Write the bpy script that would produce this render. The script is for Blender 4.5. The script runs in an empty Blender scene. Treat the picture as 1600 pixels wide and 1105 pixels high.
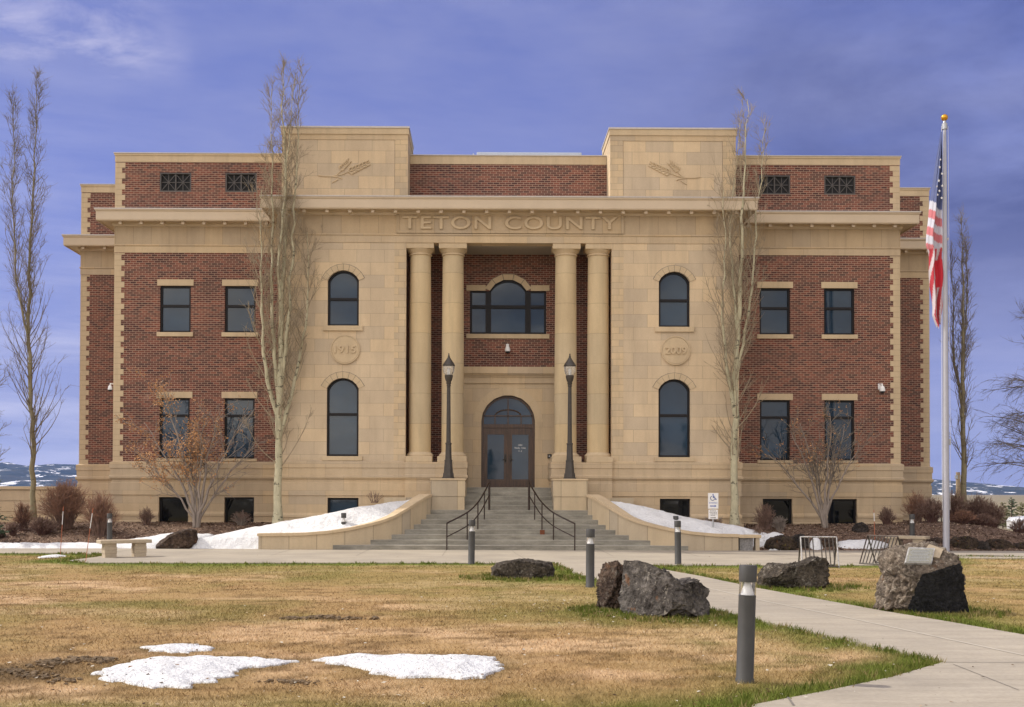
import bpy, bmesh, math, random
import numpy as np
from mathutils import Vector, Matrix, noise
R_ = math.radians
scene = bpy.context.scene
COL = scene.collection
rnd = random.Random(7)

# ------------------------------------------------------------------ camera
F, PPX, PPY, EYE, XC = 1800.0, 766.0, 739.0, 1.78, -0.83
CROT = Matrix.Rotation(R_(-0.3), 3, 'Z') @ Matrix.Rotation(R_(91.0), 3, 'X') @ Matrix.Rotation(R_(0.17), 3, 'Z')
cam = bpy.data.cameras.new('camera')
cam.sensor_width = 36.0
cam.lens = F / 1600 * 36
cam.shift_x = (800 - PPX) / 1600
cam.shift_y = (PPY - 552.5) / 1600
cam.clip_start = 0.1
cam.clip_end = 60000
camo = bpy.data.objects.new('camera', cam)
COL.objects.link(camo)
camo.matrix_world = Matrix.Translation((XC, 0, EYE)) @ CROT.to_4x4()
scene.camera = camo

def ray(px, py): return CROT @ Vector(((px - PPX) / F, -(py - PPY) / F, -1))
def at(px, py, Y):                      # point of the photograph at depth Y
    d = ray(px, py); t = Y / d.y
    return Vector((XC + d.x * t, Y, EYE + d.z * t))
def gr(px, py, z=0.0):                  # point of the photograph on the ground
    d = ray(px, py); t = (z - EYE) / d.z
    return Vector((XC + d.x * t, d.y * t, z))

# ------------------------------------------------------------------ sky, sun, exposure
SUN_EL, SUN_AZ = 42.0, 18.0             # azimuth behind the facade, from the left
scene.view_settings.view_transform = 'Standard'
scene.view_settings.look = 'None'
scene.view_settings.gamma = 1
scene.view_settings.exposure = 0.54
W = bpy.data.worlds.new('World'); scene.world = W; W.use_nodes = True
nt = W.node_tree; nt.nodes.clear()
def N(t, **k):
    n = nt.nodes.new(t)
    for a, b in k.items(): setattr(n, a, b)
    return n
def L(a, b): nt.links.new(a, b)
def mathn(op, a, b=None, c=None, clamp=False):
    n = nt.nodes.new('ShaderNodeMath'); n.operation = op; n.use_clamp = clamp
    for i, v in enumerate((a, b, c)):
        if v is None: continue
        if isinstance(v, (int, float)): n.inputs[i].default_value = v
        else: nt.links.new(v, n.inputs[i])
    return n.outputs[0]
def mixc(fac, a, b, mode='MIX'):
    n = nt.nodes.new('ShaderNodeMix'); n.data_type = 'RGBA'; n.blend_type = mode; n.clamp_factor = True
    for i, v in ((0, fac), (6, a), (7, b)):
        if isinstance(v, (int, float)): n.inputs[i].default_value = v
        elif isinstance(v, tuple): n.inputs[i].default_value = (*v, 1) if len(v) == 3 else v
        else: nt.links.new(v, n.inputs[i])
    return n.outputs[2]
def ramp(fac, stops, interp='LINEAR'):
    n = nt.nodes.new('ShaderNodeValToRGB'); n.color_ramp.interpolation = interp
    e = n.color_ramp.elements
    while len(e) < len(stops): e.new(0.5)
    for q, (p, c) in zip(e, stops):
        q.position = p; q.color = (c, c, c, 1) if isinstance(c, (int, float)) else (*c, 1)
    nt.links.new(fac, n.inputs[0]); return n.outputs[0]
def noisen(vec, scale, detail=4, rough=0.55, dist=0.0, out=0):
    n = nt.nodes.new('ShaderNodeTexNoise')
    n.inputs['Scale'].default_value = scale; n.inputs['Detail'].default_value = detail
    n.inputs['Roughness'].default_value = rough; n.inputs['Distortion'].default_value = dist
    if vec is not None: nt.links.new(vec, n.inputs['Vector'])
    return n.outputs[out]
def mapping(vec, scale=(1, 1, 1), loc=(0, 0, 0), rot=(0, 0, 0)):
    n = nt.nodes.new('ShaderNodeMapping')
    n.inputs['Scale'].default_value = scale; n.inputs['Location'].default_value = loc; n.inputs['Rotation'].default_value = rot
    nt.links.new(vec, n.inputs['Vector']); return n.outputs[0]

tc = N('ShaderNodeTexCoord'); gen = tc.outputs['Generated']
sk = N('ShaderNodeTexSky', sky_type='NISHITA'); sk.sun_disc = False
sk.sun_elevation = R_(SUN_EL); sk.sun_rotation = R_(-(90 - SUN_AZ)); sk.altitude = 1800
sk.air_density = 1.0; sk.dust_density = 1.0; sk.ozone_density = 3.0
sep = N('ShaderNodeSeparateXYZ'); L(gen, sep.inputs[0])
# the violet cast of this spring sky
blue = mixc(1.0, sk.outputs[0], (1.02, 0.84, 1.06), 'MULTIPLY')
blue = mixc(0.62, blue, (0.84, 1.06, 3.25))
blue = mixc(ramp(sep.outputs[2], [(0.0, 0.65), (0.16, 0.35), (0.36, 0.0)]), blue, (2.3, 2.55, 4.8))
# thin cloud drawn out in streaks
cv = mapping(gen, (1.6, 1.6, 6.5), (0.3, 0.2, 0.1), (0.05, 0.12, 0.2))
c1 = noisen(cv, 2.3, 7, 0.58, 0.35)
c2 = noisen(mapping(gen, (1, 1, 3.4), (4.3, 1.0, 0.0)), 1.5, 6, 0.6, 0.2)
lowband = ramp(sep.outputs[2], [(0.0, 0.85), (0.13, 0.42), (0.33, 0.10), (1.0, 0.20)])
cl = mathn('MULTIPLY', ramp(c1, [(0.44, 0.0), (0.72, 1.0)]), lowband)
veil = mathn('MULTIPLY', ramp(c2, [(0.40, 0.0), (0.62, 1.0)]), 0.55)
cl = mathn('MAXIMUM', cl, veil)
sky = mixc(cl, blue, (2.75, 2.9, 4.6))
# pale streaks of cloud above the hills on the left
stk = ramp(noisen(mapping(gen, (1.2, 1.2, 11.0), (2.0, 0.6, 0.4), (0.03, 0.04, 0.0)), 3.2, 6, 0.6, 0.25), [(0.38, 0.0), (0.60, 1.0)])
stk = mathn('MULTIPLY', stk, mathn('MULTIPLY', ramp(mathn('MULTIPLY', sep.outputs[0], -1.0), [(0.0, 0.28), (0.20, 0.28), (0.34, 1.0)]), ramp(sep.outputs[2], [(0.0, 0.9), (0.09, 0.9), (0.15, 0.35), (0.3, 0.15), (0.45, 0.0)])))
sky = mixc(stk, sky, (4.2, 4.25, 5.9))
# darker slate-blue cloud to the right
rt = ramp(sep.outputs[0], [(0.06, 0.0), (0.34, 1.0)])
c3 = noisen(mapping(gen, (1.0, 1.0, 2.6), (0.7, 2.0, 1.1)), 2.6, 7, 0.6, 0.3)
dk = mathn('MULTIPLY', mathn('MULTIPLY', rt, ramp(sep.outputs[2], [(0.10, 0.15), (0.24, 1.0)])), ramp(c3, [(0.36, 0.1), (0.60, 0.95)]))
sky = mixc(dk, sky, (0.58, 0.72, 1.95))
# small white puffs high on the left
puff = ramp(noisen(mapping(gen, (1, 1, 2.8), (1.7, 0, 2.2)), 7.5, 7, 0.62, 0.4), [(0.47, 0.0), (0.62, 1.0)])
pm = mathn('MULTIPLY', puff, mathn('MULTIPLY', ramp(mathn('MULTIPLY', sep.outputs[0], -1.0), [(0.23, 0.0), (0.28, 1.0)]), ramp(sep.outputs[2], [(0.32, 0.0), (0.345, 0.85), (0.375, 0.3)])))
sky = mixc(pm, sky, (4.4, 4.3, 5.8))
# bright overcast added in the unseen southern sky as fill for the facade
south = ramp(mathn('MULTIPLY_ADD', sep.outputs[1], -0.5, 0.5), [(0.30, 0.0), (0.62, 1.0)])
lft = ramp(mathn('MULTIPLY_ADD', sep.outputs[0], -0.5, 0.5), [(0.1, 0.55), (0.9, 1.55)])  # added overcast weighted to the left for side shading on columns and rocks
oc = mixc(ramp(noisen(mapping(gen, (1, 1, 2.4)), 4.2, 7, 0.6, 0.3), [(0.36, 0.0), (0.64, 1.0)]), (4.6, 4.9, 6.4), (16.0, 14.4, 12.4))
oc = mixc(1.0, oc, lft, 'MULTIPLY')
sky = mixc(mathn('MULTIPLY', south, 0.92), sky, oc)
bg = N('ShaderNodeBackground'); bg.inputs['Strength'].default_value = 0.10
L(sky, bg.inputs[0]); wo = N('ShaderNodeOutputWorld'); L(bg.outputs[0], wo.inputs[0])

sl = bpy.data.lights.new('sun', 'SUN'); sl.energy = 2.9; sl.angle = R_(1.2); sl.color = (1.0, 0.94, 0.84)
so = bpy.data.objects.new('sun', sl); COL.objects.link(so)
ce = math.cos(R_(SUN_EL))
SUNV = Vector((-ce * math.cos(R_(SUN_AZ)), ce * math.sin(R_(SUN_AZ)), math.sin(R_(SUN_EL))))
so.rotation_euler = SUNV.to_track_quat('Z', 'Y').to_euler()
so.location = SUNV * 60

# ------------------------------------------------------------------ materials
def newmat(name):
    global nt
    m = bpy.data.materials.new(name); m.use_nodes = True
    nt = m.node_tree; nt.nodes.clear()
    b = nt.nodes.new('ShaderNodeBsdfPrincipled'); o = nt.nodes.new('ShaderNodeOutputMaterial')
    nt.links.new(b.outputs[0], o.inputs[0])
    return m, b
def setp(b, **k):
    for a, v in k.items():
        s = b.inputs[a.replace('_', ' ')]
        if hasattr(v, 'links') or isinstance(v, bpy.types.NodeSocket): nt.links.new(v, s)
        elif isinstance(v, tuple): s.default_value = (*v, 1) if len(v) == 3 else v
        else: s.default_value = v
def bump(b, h, strength=0.3, dist=0.02):
    n = nt.nodes.new('ShaderNodeBump'); n.inputs['Strength'].default_value = strength; n.inputs['Distance'].default_value = dist
    nt.links.new(h, n.inputs['Height']); nt.links.new(n.outputs[0], b.inputs['Normal'])
def objc(): return nt.nodes.new('ShaderNodeTexCoord').outputs['Object']
def wallvec():                          # (x or y along the wall, z) for axis-aligned walls
    g = nt.nodes.new('ShaderNodeNewGeometry')
    s = nt.nodes.new('ShaderNodeSeparateXYZ'); nt.links.new(g.outputs['Position'], s.inputs[0])
    n = nt.nodes.new('ShaderNodeSeparateXYZ'); nt.links.new(g.outputs['True Normal'], n.inputs[0])
    side = mathn('GREATER_THAN', mathn('ABSOLUTE', n.outputs[0]), 0.7)
    u = mathn('ADD', mathn('MULTIPLY', s.outputs[0], mathn('SUBTRACT', 1.0, side)), mathn('MULTIPLY', s.outputs[1], side))
    c = nt.nodes.new('ShaderNodeCombineXYZ'); nt.links.new(u, c.inputs[0]); nt.links.new(s.outputs[2], c.inputs[1])
    return c.outputs[0], g.outputs['Position']
def brickn(vec, w, h, mortar, c1, c2, cm, offset=0.5, smooth=0.1, bias=0.0):
    n = nt.nodes.new('ShaderNodeTexBrick'); n.offset = offset; n.squash = 1.0
    n.inputs['Scale'].default_value = 1.0
    for k, v in (('Brick Width', w), ('Row Height', h), ('Mortar Size', mortar), ('Mortar Smooth', smooth), ('Bias', bias)):
        n.inputs[k].default_value = v
    for k, v in (('Color1', c1), ('Color2', c2), ('Mortar', cm)): n.inputs[k].default_value = (*v, 1)
    nt.links.new(vec, n.inputs['Vector']); return n

def brick_mat():
    m, b = newmat('red_brick')
    v, pos = wallvec()
    n = brickn(v, 0.215, 0.0752, 0.0095, (0.190, 0.063, 0.040), (0.075, 0.030, 0.024), (0.36, 0.26, 0.19), 0.5, 0.15, 0.0)
    n2 = brickn(mapping(v, (1, 1, 1), (0.0, 0.0, 0)), 0.215, 0.0752, 0.0, (1.25, 1.05, 0.95), (0.62, 0.62, 0.66), (1, 1, 1), 0.5)
    col = mixc(0.30, n.outputs[0], n2.outputs[0], 'MULTIPLY')
    big = noisen(mapping(pos, (1, 1, 2.2)), 0.5, 5, 0.6)
    col = mixc(0.5, col, ramp(big, [(0.3, (0.72, 0.68, 0.68)), (0.7, (1.2, 1.16, 1.1))]), 'MULTIPLY')
    fine = noisen(pos, 9.0, 4, 0.65)
    col = mixc(0.6, col, ramp(fine, [(0.3, (0.72, 0.70, 0.70)), (0.72, (1.25, 1.22, 1.2))]), 'MULTIPLY')
    eff = ramp(noisen(mapping(pos, (1, 1, 1.4)), 1.3, 8, 0.7), [(0.62, 0.0), (0.76, 0.35)])
    col = mixc(eff, col, (0.42, 0.30, 0.22))
    setp(b, Base_Color=col, Roughness=0.88); bump(b, n.outputs['Fac'], -0.5, 0.006); return m
def stone_mat(name, w=0.95, h=0.44, mortar=0.006, base=(0.585, 0.465, 0.312), var=0.10, offset=0.5, flat=False):
    m, b = newmat(name)
    v, pos = wallvec()
    d = tuple(c * (1 - var) for c in base); l = tuple(min(1, c * (1 + var * 0.8)) for c in base)
    mo = tuple(c * 0.64 for c in base)
    if flat: col = mixc(0.0, base, base); fac = None
    else:
        n = brickn(v, w, h, mortar, l, d, mo, offset, 0.1)
        hue = brickn(v, w, h, 0.0, (1.06, 1.0, 0.90), (0.95, 0.99, 1.12), (1, 1, 1), offset)
        col = mixc(0.5, n.outputs[0], hue.outputs[0], 'MULTIPLY'); fac = n.outputs['Fac']
    st = noisen(mapping(pos, (1.2, 1.2, 0.5)), 1.1, 7, 0.62, 0.3)
    col = mixc(0.7, col, ramp(st, [(0.28, (0.80, 0.77, 0.74)), (0.72, (1.12, 1.11, 1.08))]), 'MULTIPLY')
    sp = noisen(pos, 38.0, 5, 0.7)
    col = mixc(0.5, col, ramp(sp, [(0.3, (0.84, 0.83, 0.82)), (0.7, (1.1, 1.1, 1.1))]), 'MULTIPLY')
    drip = ramp(noisen(mapping(pos, (5.0, 5.0, 0.35)), 1.0, 5, 0.6), [(0.50, 0.0), (0.78, 0.42)])
    col = mixc(drip, col, tuple(c * 0.66 for c in base))
    setp(b, Base_Color=col, Roughness=0.9)
    bump(b, sp if fac is None else mathn('SUBTRACT', mathn('MULTIPLY', sp, 0.25), fac), 0.35, 0.006)
    return m
def plain(name, col, rough=0.6, metal=0.0, nscale=12.0, var=0.25, spec=0.5, bumps=0.1, coord=True):
    m, b = newmat(name)
    o = objc(); nn = noisen(o, nscale, 5, 0.6)
    c = mixc(1.0, col, ramp(nn, [(0.25, tuple([1 - var] * 3)), (0.75, tuple([1 + var] * 3))]), 'MULTIPLY')
    setp(b, Base_Color=c, Roughness=rough, Metallic=metal, Specular_IOR_Level=spec)
    if bumps: bump(b, nn, bumps, 0.01)
    return m
def glass_mat(name, base, ior, tint=0.0):
    m, b = newmat(name)
    g = nt.nodes.new('ShaderNodeNewGeometry')
    w = noisen(mapping(g.outputs['Position'], (0.8, 0.8, 0.8)), 1.4, 2, 0.4)
    s = noisen(mapping(g.outputs['Position'], (0.5, 0.5, 0.7)), 1.1, 3, 0.5)
    c = mixc(ramp(s, [(0.35, 0.0), (0.7, 1.0)]), base, tuple(x * 1.7 for x in base))
    setp(b, Base_Color=c, Roughness=0.03, IOR=ior); bump(b, w, 0.05, 0.05); return m
def attr_mat(name, attr, rough=0.9, nscale=30.0, var=0.35, bumps=0.3, spec=0.2):
    m, b = newmat(name)
    a = nt.nodes.new('ShaderNodeAttribute'); a.attribute_name = attr
    g = nt.nodes.new('ShaderNodeNewGeometry'); nn = noisen(g.outputs['Position'], nscale, 6, 0.7)
    c = mixc(1.0, a.outputs['Color'], ramp(nn, [(0.25, tuple([1 - var] * 3)), (0.75, tuple([1 + var] * 3))]), 'MULTIPLY')
    setp(b, Base_Color=c, Roughness=rough, Specular_IOR_Level=spec)
    if bumps: bump(b, nn, bumps, 0.02)
    return m
def bark_mat(name, col, dark=(0.03, 0.025, 0.02), marks=0.5):
    m, b = newmat(name)
    o = objc()
    nn = noisen(mapping(o, (9, 9, 3.2)), 1.0, 5, 0.7, 0.4)
    mk = ramp(noisen(mapping(o, (5, 5, 9)), 1.0, 3, 0.6), [(0.60, 0.0), (0.66, marks)])
    c = mixc(1.0, col, ramp(nn, [(0.25, (0.7, 0.7, 0.68)), (0.75, (1.25, 1.25, 1.2))]), 'MULTIPLY')
    c = mixc(mk, c, dark)
    setp(b, Base_Color=c, Roughness=0.85, Specular_IOR_Level=0.2); bump(b, nn, 0.3, 0.02); return m
def rock_mat(name, a, c2, spot, lich=0.25, orange=0.0):
    m, b = newmat(name)
    o = objc()
    n1 = noisen(o, 3.2, 8, 0.68, 0.3); n2 = noisen(o, 17.0, 6, 0.7)
    vo = nt.nodes.new('ShaderNodeTexVoronoi'); vo.inputs['Scale'].default_value = 26.0; nt.links.new(o, vo.inputs['Vector'])
    c = mixc(ramp(n1, [(0.33, 0.0), (0.66, 1.0)]), a, c2)
    c = mixc(1.0, c, ramp(n2, [(0.32, (0.30, 0.29, 0.28)), (0.70, (1.7, 1.66, 1.6))]), 'MULTIPLY')
    pit = ramp(vo.outputs['Distance'], [(0.06, 0.85), (0.22, 0.0)])
    pit = mathn('MULTIPLY', pit, ramp(noisen(o, 5.0, 3), [(0.45, 0.0), (0.6, 1.0)]))
    c = mixc(pit, c, (0.012, 0.011, 0.011))
    g = nt.nodes.new('ShaderNodeNewGeometry'); s = nt.nodes.new('ShaderNodeSeparateXYZ'); nt.links.new(g.outputs['Normal'], s.inputs[0])
    lf = mathn('MULTIPLY', ramp(noisen(mapping(o, loc=(3, 1, 2)), 9.0, 7, 0.75), [(0.56, 0.0), (0.64, 1.0)]), lich)
    c = mixc(lf, c, spot)
    if orange: c = mixc(mathn('MULTIPLY', ramp(noisen(mapping(o, loc=(8, 3, 1)), 2.6, 5, 0.7), [(0.60, 0.0), (0.68, 1.0)]), orange), c, (0.34, 0.13, 0.03))
    setp(b, Base_Color=c, Roughness=0.92, Specular_IOR_Level=0.25)
    bump(b, mathn('SUBTRACT', mathn('ADD', n2, mathn('MULTIPLY', noisen(o, 6.0, 6, 0.7), 1.5)), pit), 1.0, 0.06); return m
def snow_mat():
    m, b = newmat('old_snow')
    g = nt.nodes.new('ShaderNodeNewGeometry'); p = g.outputs['Position']
    n1 = noisen(p, 2.0, 7, 0.65); n2 = noisen(p, 28.0, 5, 0.7)
    c = mixc(ramp(n1, [(0.4, 0.0), (0.72, 0.55)]), (0.775, 0.775, 0.775), (0.58, 0.57, 0.555))
    dirt = ramp(noisen(p, 13.0, 6, 0.78), [(0.60, 0.0), (0.70, 0.75)])
    c = mixc(dirt, c, (0.20, 0.15, 0.11))
    setp(b, Base_Color=c, Roughness=0.75, Subsurface_Weight=0.0); bump(b, mathn('ADD', n2, mathn('MULTIPLY', n1, 6.0)), 0.7, 0.05); return m
def concrete_mat(name, base, streak=0.3, riser=False):
    m, b = newmat(name)
    g = nt.nodes.new('ShaderNodeNewGeometry'); p = g.outputs['Position']
    n1 = noisen(p, 0.55, 6, 0.6, 0.3); n2 = noisen(p, 22.0, 6, 0.7); n3 = noisen(mapping(p, (0.5, 3, 3)), 1.4, 6, 0.65)
    c = mixc(1.0, base, ramp(n1, [(0.3, (0.83, 0.83, 0.84)), (0.7, (1.1, 1.09, 1.07))]), 'MULTIPLY')
    c = mixc(0.7, c, ramp(n2, [(0.28, (0.80, 0.80, 0.80)), (0.72, (1.13, 1.13, 1.13))]), 'MULTIPLY')
    c = mixc(streak, c, ramp(n3, [(0.3, (0.6, 0.58, 0.56)), (0.65, (1.1, 1.1, 1.1))]), 'MULTIPLY')
    if riser:                           # riser shade put into the colour by face direction, with mottled staining
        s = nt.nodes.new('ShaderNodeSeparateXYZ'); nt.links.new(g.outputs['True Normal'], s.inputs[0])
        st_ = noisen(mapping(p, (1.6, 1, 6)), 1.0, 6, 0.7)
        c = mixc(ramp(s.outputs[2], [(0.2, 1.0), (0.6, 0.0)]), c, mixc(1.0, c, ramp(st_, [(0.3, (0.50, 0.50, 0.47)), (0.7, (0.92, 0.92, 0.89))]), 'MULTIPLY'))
    sp = ramp(noisen(p, 7.0, 5, 0.8), [(0.66, 0.0), (0.71, 0.5)])
    c = mixc(sp, c, tuple(x * 0.5 for x in base))
    setp(b, Base_Color=c, Roughness=0.88, Specular_IOR_Level=0.3); bump(b, n2, 0.2, 0.006); return m
def wood_mat():
    m, b = newmat('stained_wood')
    g = nt.nodes.new('ShaderNodeNewGeometry'); p = g.outputs['Position']
    n = noisen(mapping(p, (24, 24, 1.6)), 1.0, 5, 0.65, 0.4)
    setp(b, Base_Color=ramp(n, [(0.28, (0.020, 0.011, 0.006)), (0.72, (0.115, 0.060, 0.031))]), Roughness=0.4); bump(b, n, 0.2, 0.004); return m
def mulch_mat():
    m, b = newmat('bark_mulch')
    g = nt.nodes.new('ShaderNodeNewGeometry'); p = g.outputs['Position']
    vo = nt.nodes.new('ShaderNodeTexVoronoi'); vo.inputs['Scale'].default_value = 34.0
    nt.links.new(mapping(p, (1, 1.6, 1)), vo.inputs['Vector'])
    n = noisen(p, 3.0, 6, 0.7)
    sx = nt.nodes.new('ShaderNodeSeparateColor'); nt.links.new(vo.outputs['Color'], sx.inputs[0])
    c = ramp(sx.outputs[0], [(0.0, (0.06, 0.038, 0.030)), (0.5, (0.17, 0.112, 0.082)), (0.85, (0.30, 0.21, 0.155)), (1.0, (0.46, 0.36, 0.27))])
    c = mixc(0.8, c, ramp(n, [(0.3, (0.55, 0.52, 0.5)), (0.7, (1.25, 1.2, 1.15))]), 'MULTIPLY')
    setp(b, Base_Color=c, Roughness=0.95, Specular_IOR_Level=0.1); bump(b, sx.outputs[1], 1.0, 0.04); return m
def mountain_mat():
    m, b = newmat('forested_mountain')
    g = nt.nodes.new('ShaderNodeNewGeometry'); p = g.outputs['Position']
    n = noisen(p, 0.006, 8, 0.65); n2 = noisen(mapping(p, (1.0, .5, 1.6)), 0.0075, 8, 0.7, 0.5)
    c = mixc(ramp(n, [(0.35, 0.0), (0.65, 1.0)]), (0.022, 0.034, 0.030), (0.075, 0.075, 0.060))
    sn = ramp(n2, [(0.575, 0.0), (0.60, 1.0)])
    c = mixc(sn, c, (0.86, 0.86, 0.88))
    setp(b, Base_Color=c, Roughness=1.0, Specular_IOR_Level=0.0); return m

M = dict(
    brick=brick_mat(),
    ashlar=stone_mat('ashlar_sandstone'),
    base=stone_mat('base_sandstone', 1.25, 0.46, 0.004, (0.53, 0.415, 0.27), 0.06),
    frieze=stone_mat('frieze_sandstone', 0.64, 40.0, 0.007, (0.47, 0.365, 0.235), 0.05, 0.0),  # darker stone, with shade under the cornice also put into the colour
    drum=stone_mat('column_sandstone', 60.0, 1.04, 0.007, (0.55, 0.435, 0.265), 0.05, 0.0),
    trim=stone_mat('trim_sandstone', flat=True, base=(0.56, 0.44, 0.285)),
    small=stone_mat('corner_sandstone', 0.42, 0.22, 0.006, (0.56, 0.44, 0.285), 0.09),
    walls=stone_mat('stair_wall_sandstone', 0.86, 3.0, 0.012, (0.485, 0.40, 0.275), 0.10, 0.0),
    cornice=plain('painted_cornice', (0.545, 0.435, 0.305), 0.6, nscale=1.2, var=0.08, bumps=0.02),
    metalcap=plain('flashing', (0.50, 0.45, 0.40), 0.45, 0.3, var=0.1, bumps=0.0),
    bronze=plain('dark_bronze_frame', (0.011, 0.009, 0.009), 0.5, 0.0, var=0.2, spec=0.25, bumps=0.0),
    glass=glass_mat('sky_glass', (0.010, 0.025, 0.043), 1.52),  # blue of the reflected sky put into the base colour
    darkglass=glass_mat('dark_glass', (0.005, 0.006, 0.007), 1.45),  # basement panes' dark reflections put into the base; car windows share it
    wood=wood_mat(),
    soffit=plain('porch_soffit', (0.36, 0.32, 0.27), 0.7, var=0.05, bumps=0.0),
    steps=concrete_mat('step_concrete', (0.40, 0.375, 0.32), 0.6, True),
    walk=concrete_mat('walk_concrete', (0.385, 0.338, 0.268), 0.45),
    joint=plain('joint_filler', (0.17, 0.15, 0.125), 0.9),
    grille=plain('grille_paint', (0.075, 0.066, 0.060), 0.6, bumps=0.0),
    lamp=plain('lamp_paint', (0.060, 0.050, 0.040), 0.5, 0.2, var=0.2, bumps=0.05),
    rail=plain('rail_paint', (0.040, 0.025, 0.018), 0.35, 0.4, var=0.35, bumps=0.05),
    rust=plain('rust', (0.16, 0.05, 0.018), 0.9),
    bollard=plain('bollard_paint', (0.052, 0.050, 0.046), 0.55, 0.0, nscale=6, var=0.15, bumps=0.03),
    worn=plain('worn_white_metal', (0.38, 0.37, 0.36), 0.6, nscale=14, var=.6, bumps=0.0),
    white=plain('white_paint', (0.78, 0.77, 0.75), 0.5, var=0.05, bumps=0.0),
    steel=plain('galvanised_steel', (0.42, 0.43, 0.44), 0.4, 0.6, var=0.15, bumps=0.0),
    pole=plain('flagpole_aluminium', (0.40, 0.40, 0.44), 0.42, 0.35, nscale=2, var=0.06, bumps=0.0),
    gold=plain('gold_ball', (0.62, 0.30, 0.02), 0.3, 0.6, var=0.05, bumps=0.0),
    bench=concrete_mat('bench_concrete', (0.47, 0.39, 0.28), 0.3),
    tooled=plain('tooled_concrete', (0.475, 0.425, 0.345), 0.9, nscale=3, var=0.15, bumps=0.0),
    block=plain('grey_split_block', (0.22, 0.21, 0.20), 0.95, nscale=25, var=0.5, bumps=0.8),
    signblue=plain('sign_blue', (0.012, 0.07, 0.36), 0.5, bumps=0.0),
    signblack=plain('sign_black', (0.02, 0.02, 0.022), 0.5, bumps=0.0),
    orange=plain('marker_orange', (0.46, 0.14, 0.065), 0.6, bumps=0.0),
    snow=snow_mat(), mulch=mulch_mat(),
    dirt=plain('churned_dirt', (0.135, 0.092, 0.050), 0.98, nscale=18, var=0.6, bumps=1.0),
    lawn=attr_mat('dormant_lawn', 'col', 0.95, 34.0, 0.45, 0.6, 0.1),
    blades=attr_mat('grass_blades', 'col', 0.8, 3.0, 0.1, 0.0, 0.15),
    chips=attr_mat('bark_chips', 'col', 0.95, 20.0, 0.3, 0.2, 0.1),
    flag=attr_mat('flag_cloth', 'col', 0.85, 4.0, 0.06, 0.0, 0.2),
    poplar=bark_mat('poplar_bark', (0.45, 0.41, 0.285), marks=0.75),
    poplartwig=bark_mat('poplar_twigs', (0.31, 0.25, 0.175), marks=0.1),
    greytwig=bark_mat('grey_twigs', (0.22, 0.185, 0.15), marks=0.1),
    olivetrunk=bark_mat('olive_bark', (0.25, 0.215, 0.135)),  # olive bark of the outer poplars and edge trees
    crab=bark_mat('crabapple_bark', (0.27, 0.225, 0.195), marks=0.15),
    rustleaf=plain('dry_orange_leaves', (0.46, 0.235, 0.092), 0.8, nscale=3, var=0.4, bumps=0.0),
    redtwig=plain('red_twigs', (0.27, 0.14, 0.085), 0.8, nscale=6, var=0.4, bumps=0.0),
    browntwig=plain('brown_twigs', (0.215, 0.135, 0.10), 0.8, nscale=6, var=0.4, bumps=0.0),
    darktwig=plain('dark_twigs', (0.12, 0.062, 0.048), 0.8, nscale=6, var=0.4, bumps=0.0),
    palegrass=plain('dry_grass_stems', (0.33, 0.25, 0.16), 0.9, nscale=6, var=0.3, bumps=0.0),
    needle=plain('conifer_needles', (0.045, 0.075, 0.032), 0.8, nscale=4, var=0.45, bumps=0.0),
    needle2=plain('yellowish_needles', (0.13, 0.13, 0.045), 0.8, nscale=4, var=0.45, bumps=0.0),
    trunkbrown=plain('conifer_trunk', (0.09, 0.06, 0.04), 0.95),
    field=plain('far_field', (0.20, 0.165, 0.10), 1.0, nscale=0.02, var=0.4, bumps=0.0),
    mount=mountain_mat(),
    carpaint=plain('white_car_paint', (0.72, 0.72, 0.72), 0.25, var=0.03, bumps=0.0),
    rubber=plain('rubber', (0.02, 0.02, 0.02), 0.8, bumps=0.0),
    plaque=plain('bronze_plaque', (0.31, 0.30, 0.245), 0.5, 0.3, nscale=40, var=0.25, bumps=0.2),
    unit=plain('rooftop_metal', (0.46, 0.50, 0.56), 0.4, 0.3, var=0.08, bumps=0.0),
    basalt=rock_mat('grey_basalt', (0.030, 0.024, 0.022), (0.17, 0.155, 0.142), (0.46, 0.41, 0.34), 0.6, 0.5),
    basaltdark=rock_mat('dark_basalt', (0.024, 0.021, 0.020), (0.075, 0.062, 0.054), (0.24, 0.20, 0.16), 0.3, 0.15),
    basaltbrown=rock_mat('brown_basalt', (0.030, 0.019, 0.015), (0.125, 0.086, 0.062), (0.38, 0.34, 0.28), 0.35, 0.3),
    mossrock=rock_mat('mossy_basalt', (0.030, 0.023, 0.020), (0.085, 0.060, 0.042), (0.17, 0.14, 0.02), 0.65, 0.9),
    darkcut=rock_mat('dark_cut_basalt', (0.014, 0.014, 0.016), (0.036, 0.036, 0.040), (0.12, 0.11, 0.10), 0.12),  # darker rock for one cut face of the plaque boulder
    memorial=rock_mat('lichened_basalt', (0.085, 0.068, 0.055), (0.25, 0.205, 0.16), (0.55, 0.48, 0.38), 0.75, 0.2),
    slabrock=rock_mat('pitted_basalt', (0.026, 0.021, 0.017), (0.12, 0.10, 0.078), (0.44, 0.40, 0.33), 0.5, 0.1),
)
def lampglass():
    m, b = newmat('lamp_glass')
    setp(b, Base_Color=(0.85, 0.84, 0.8), Roughness=0.25, Transmission_Weight=0.75, IOR=1.2)
    return m
M['lampglass'] = lampglass()
def clear():
    m, b = newmat('clear_lens'); setp(b, Base_Color=(0.93, 0.93, 0.92), Roughness=0.08, Transmission_Weight=0.92, IOR=1.12); return m
M['lens'] = clear()

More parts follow.
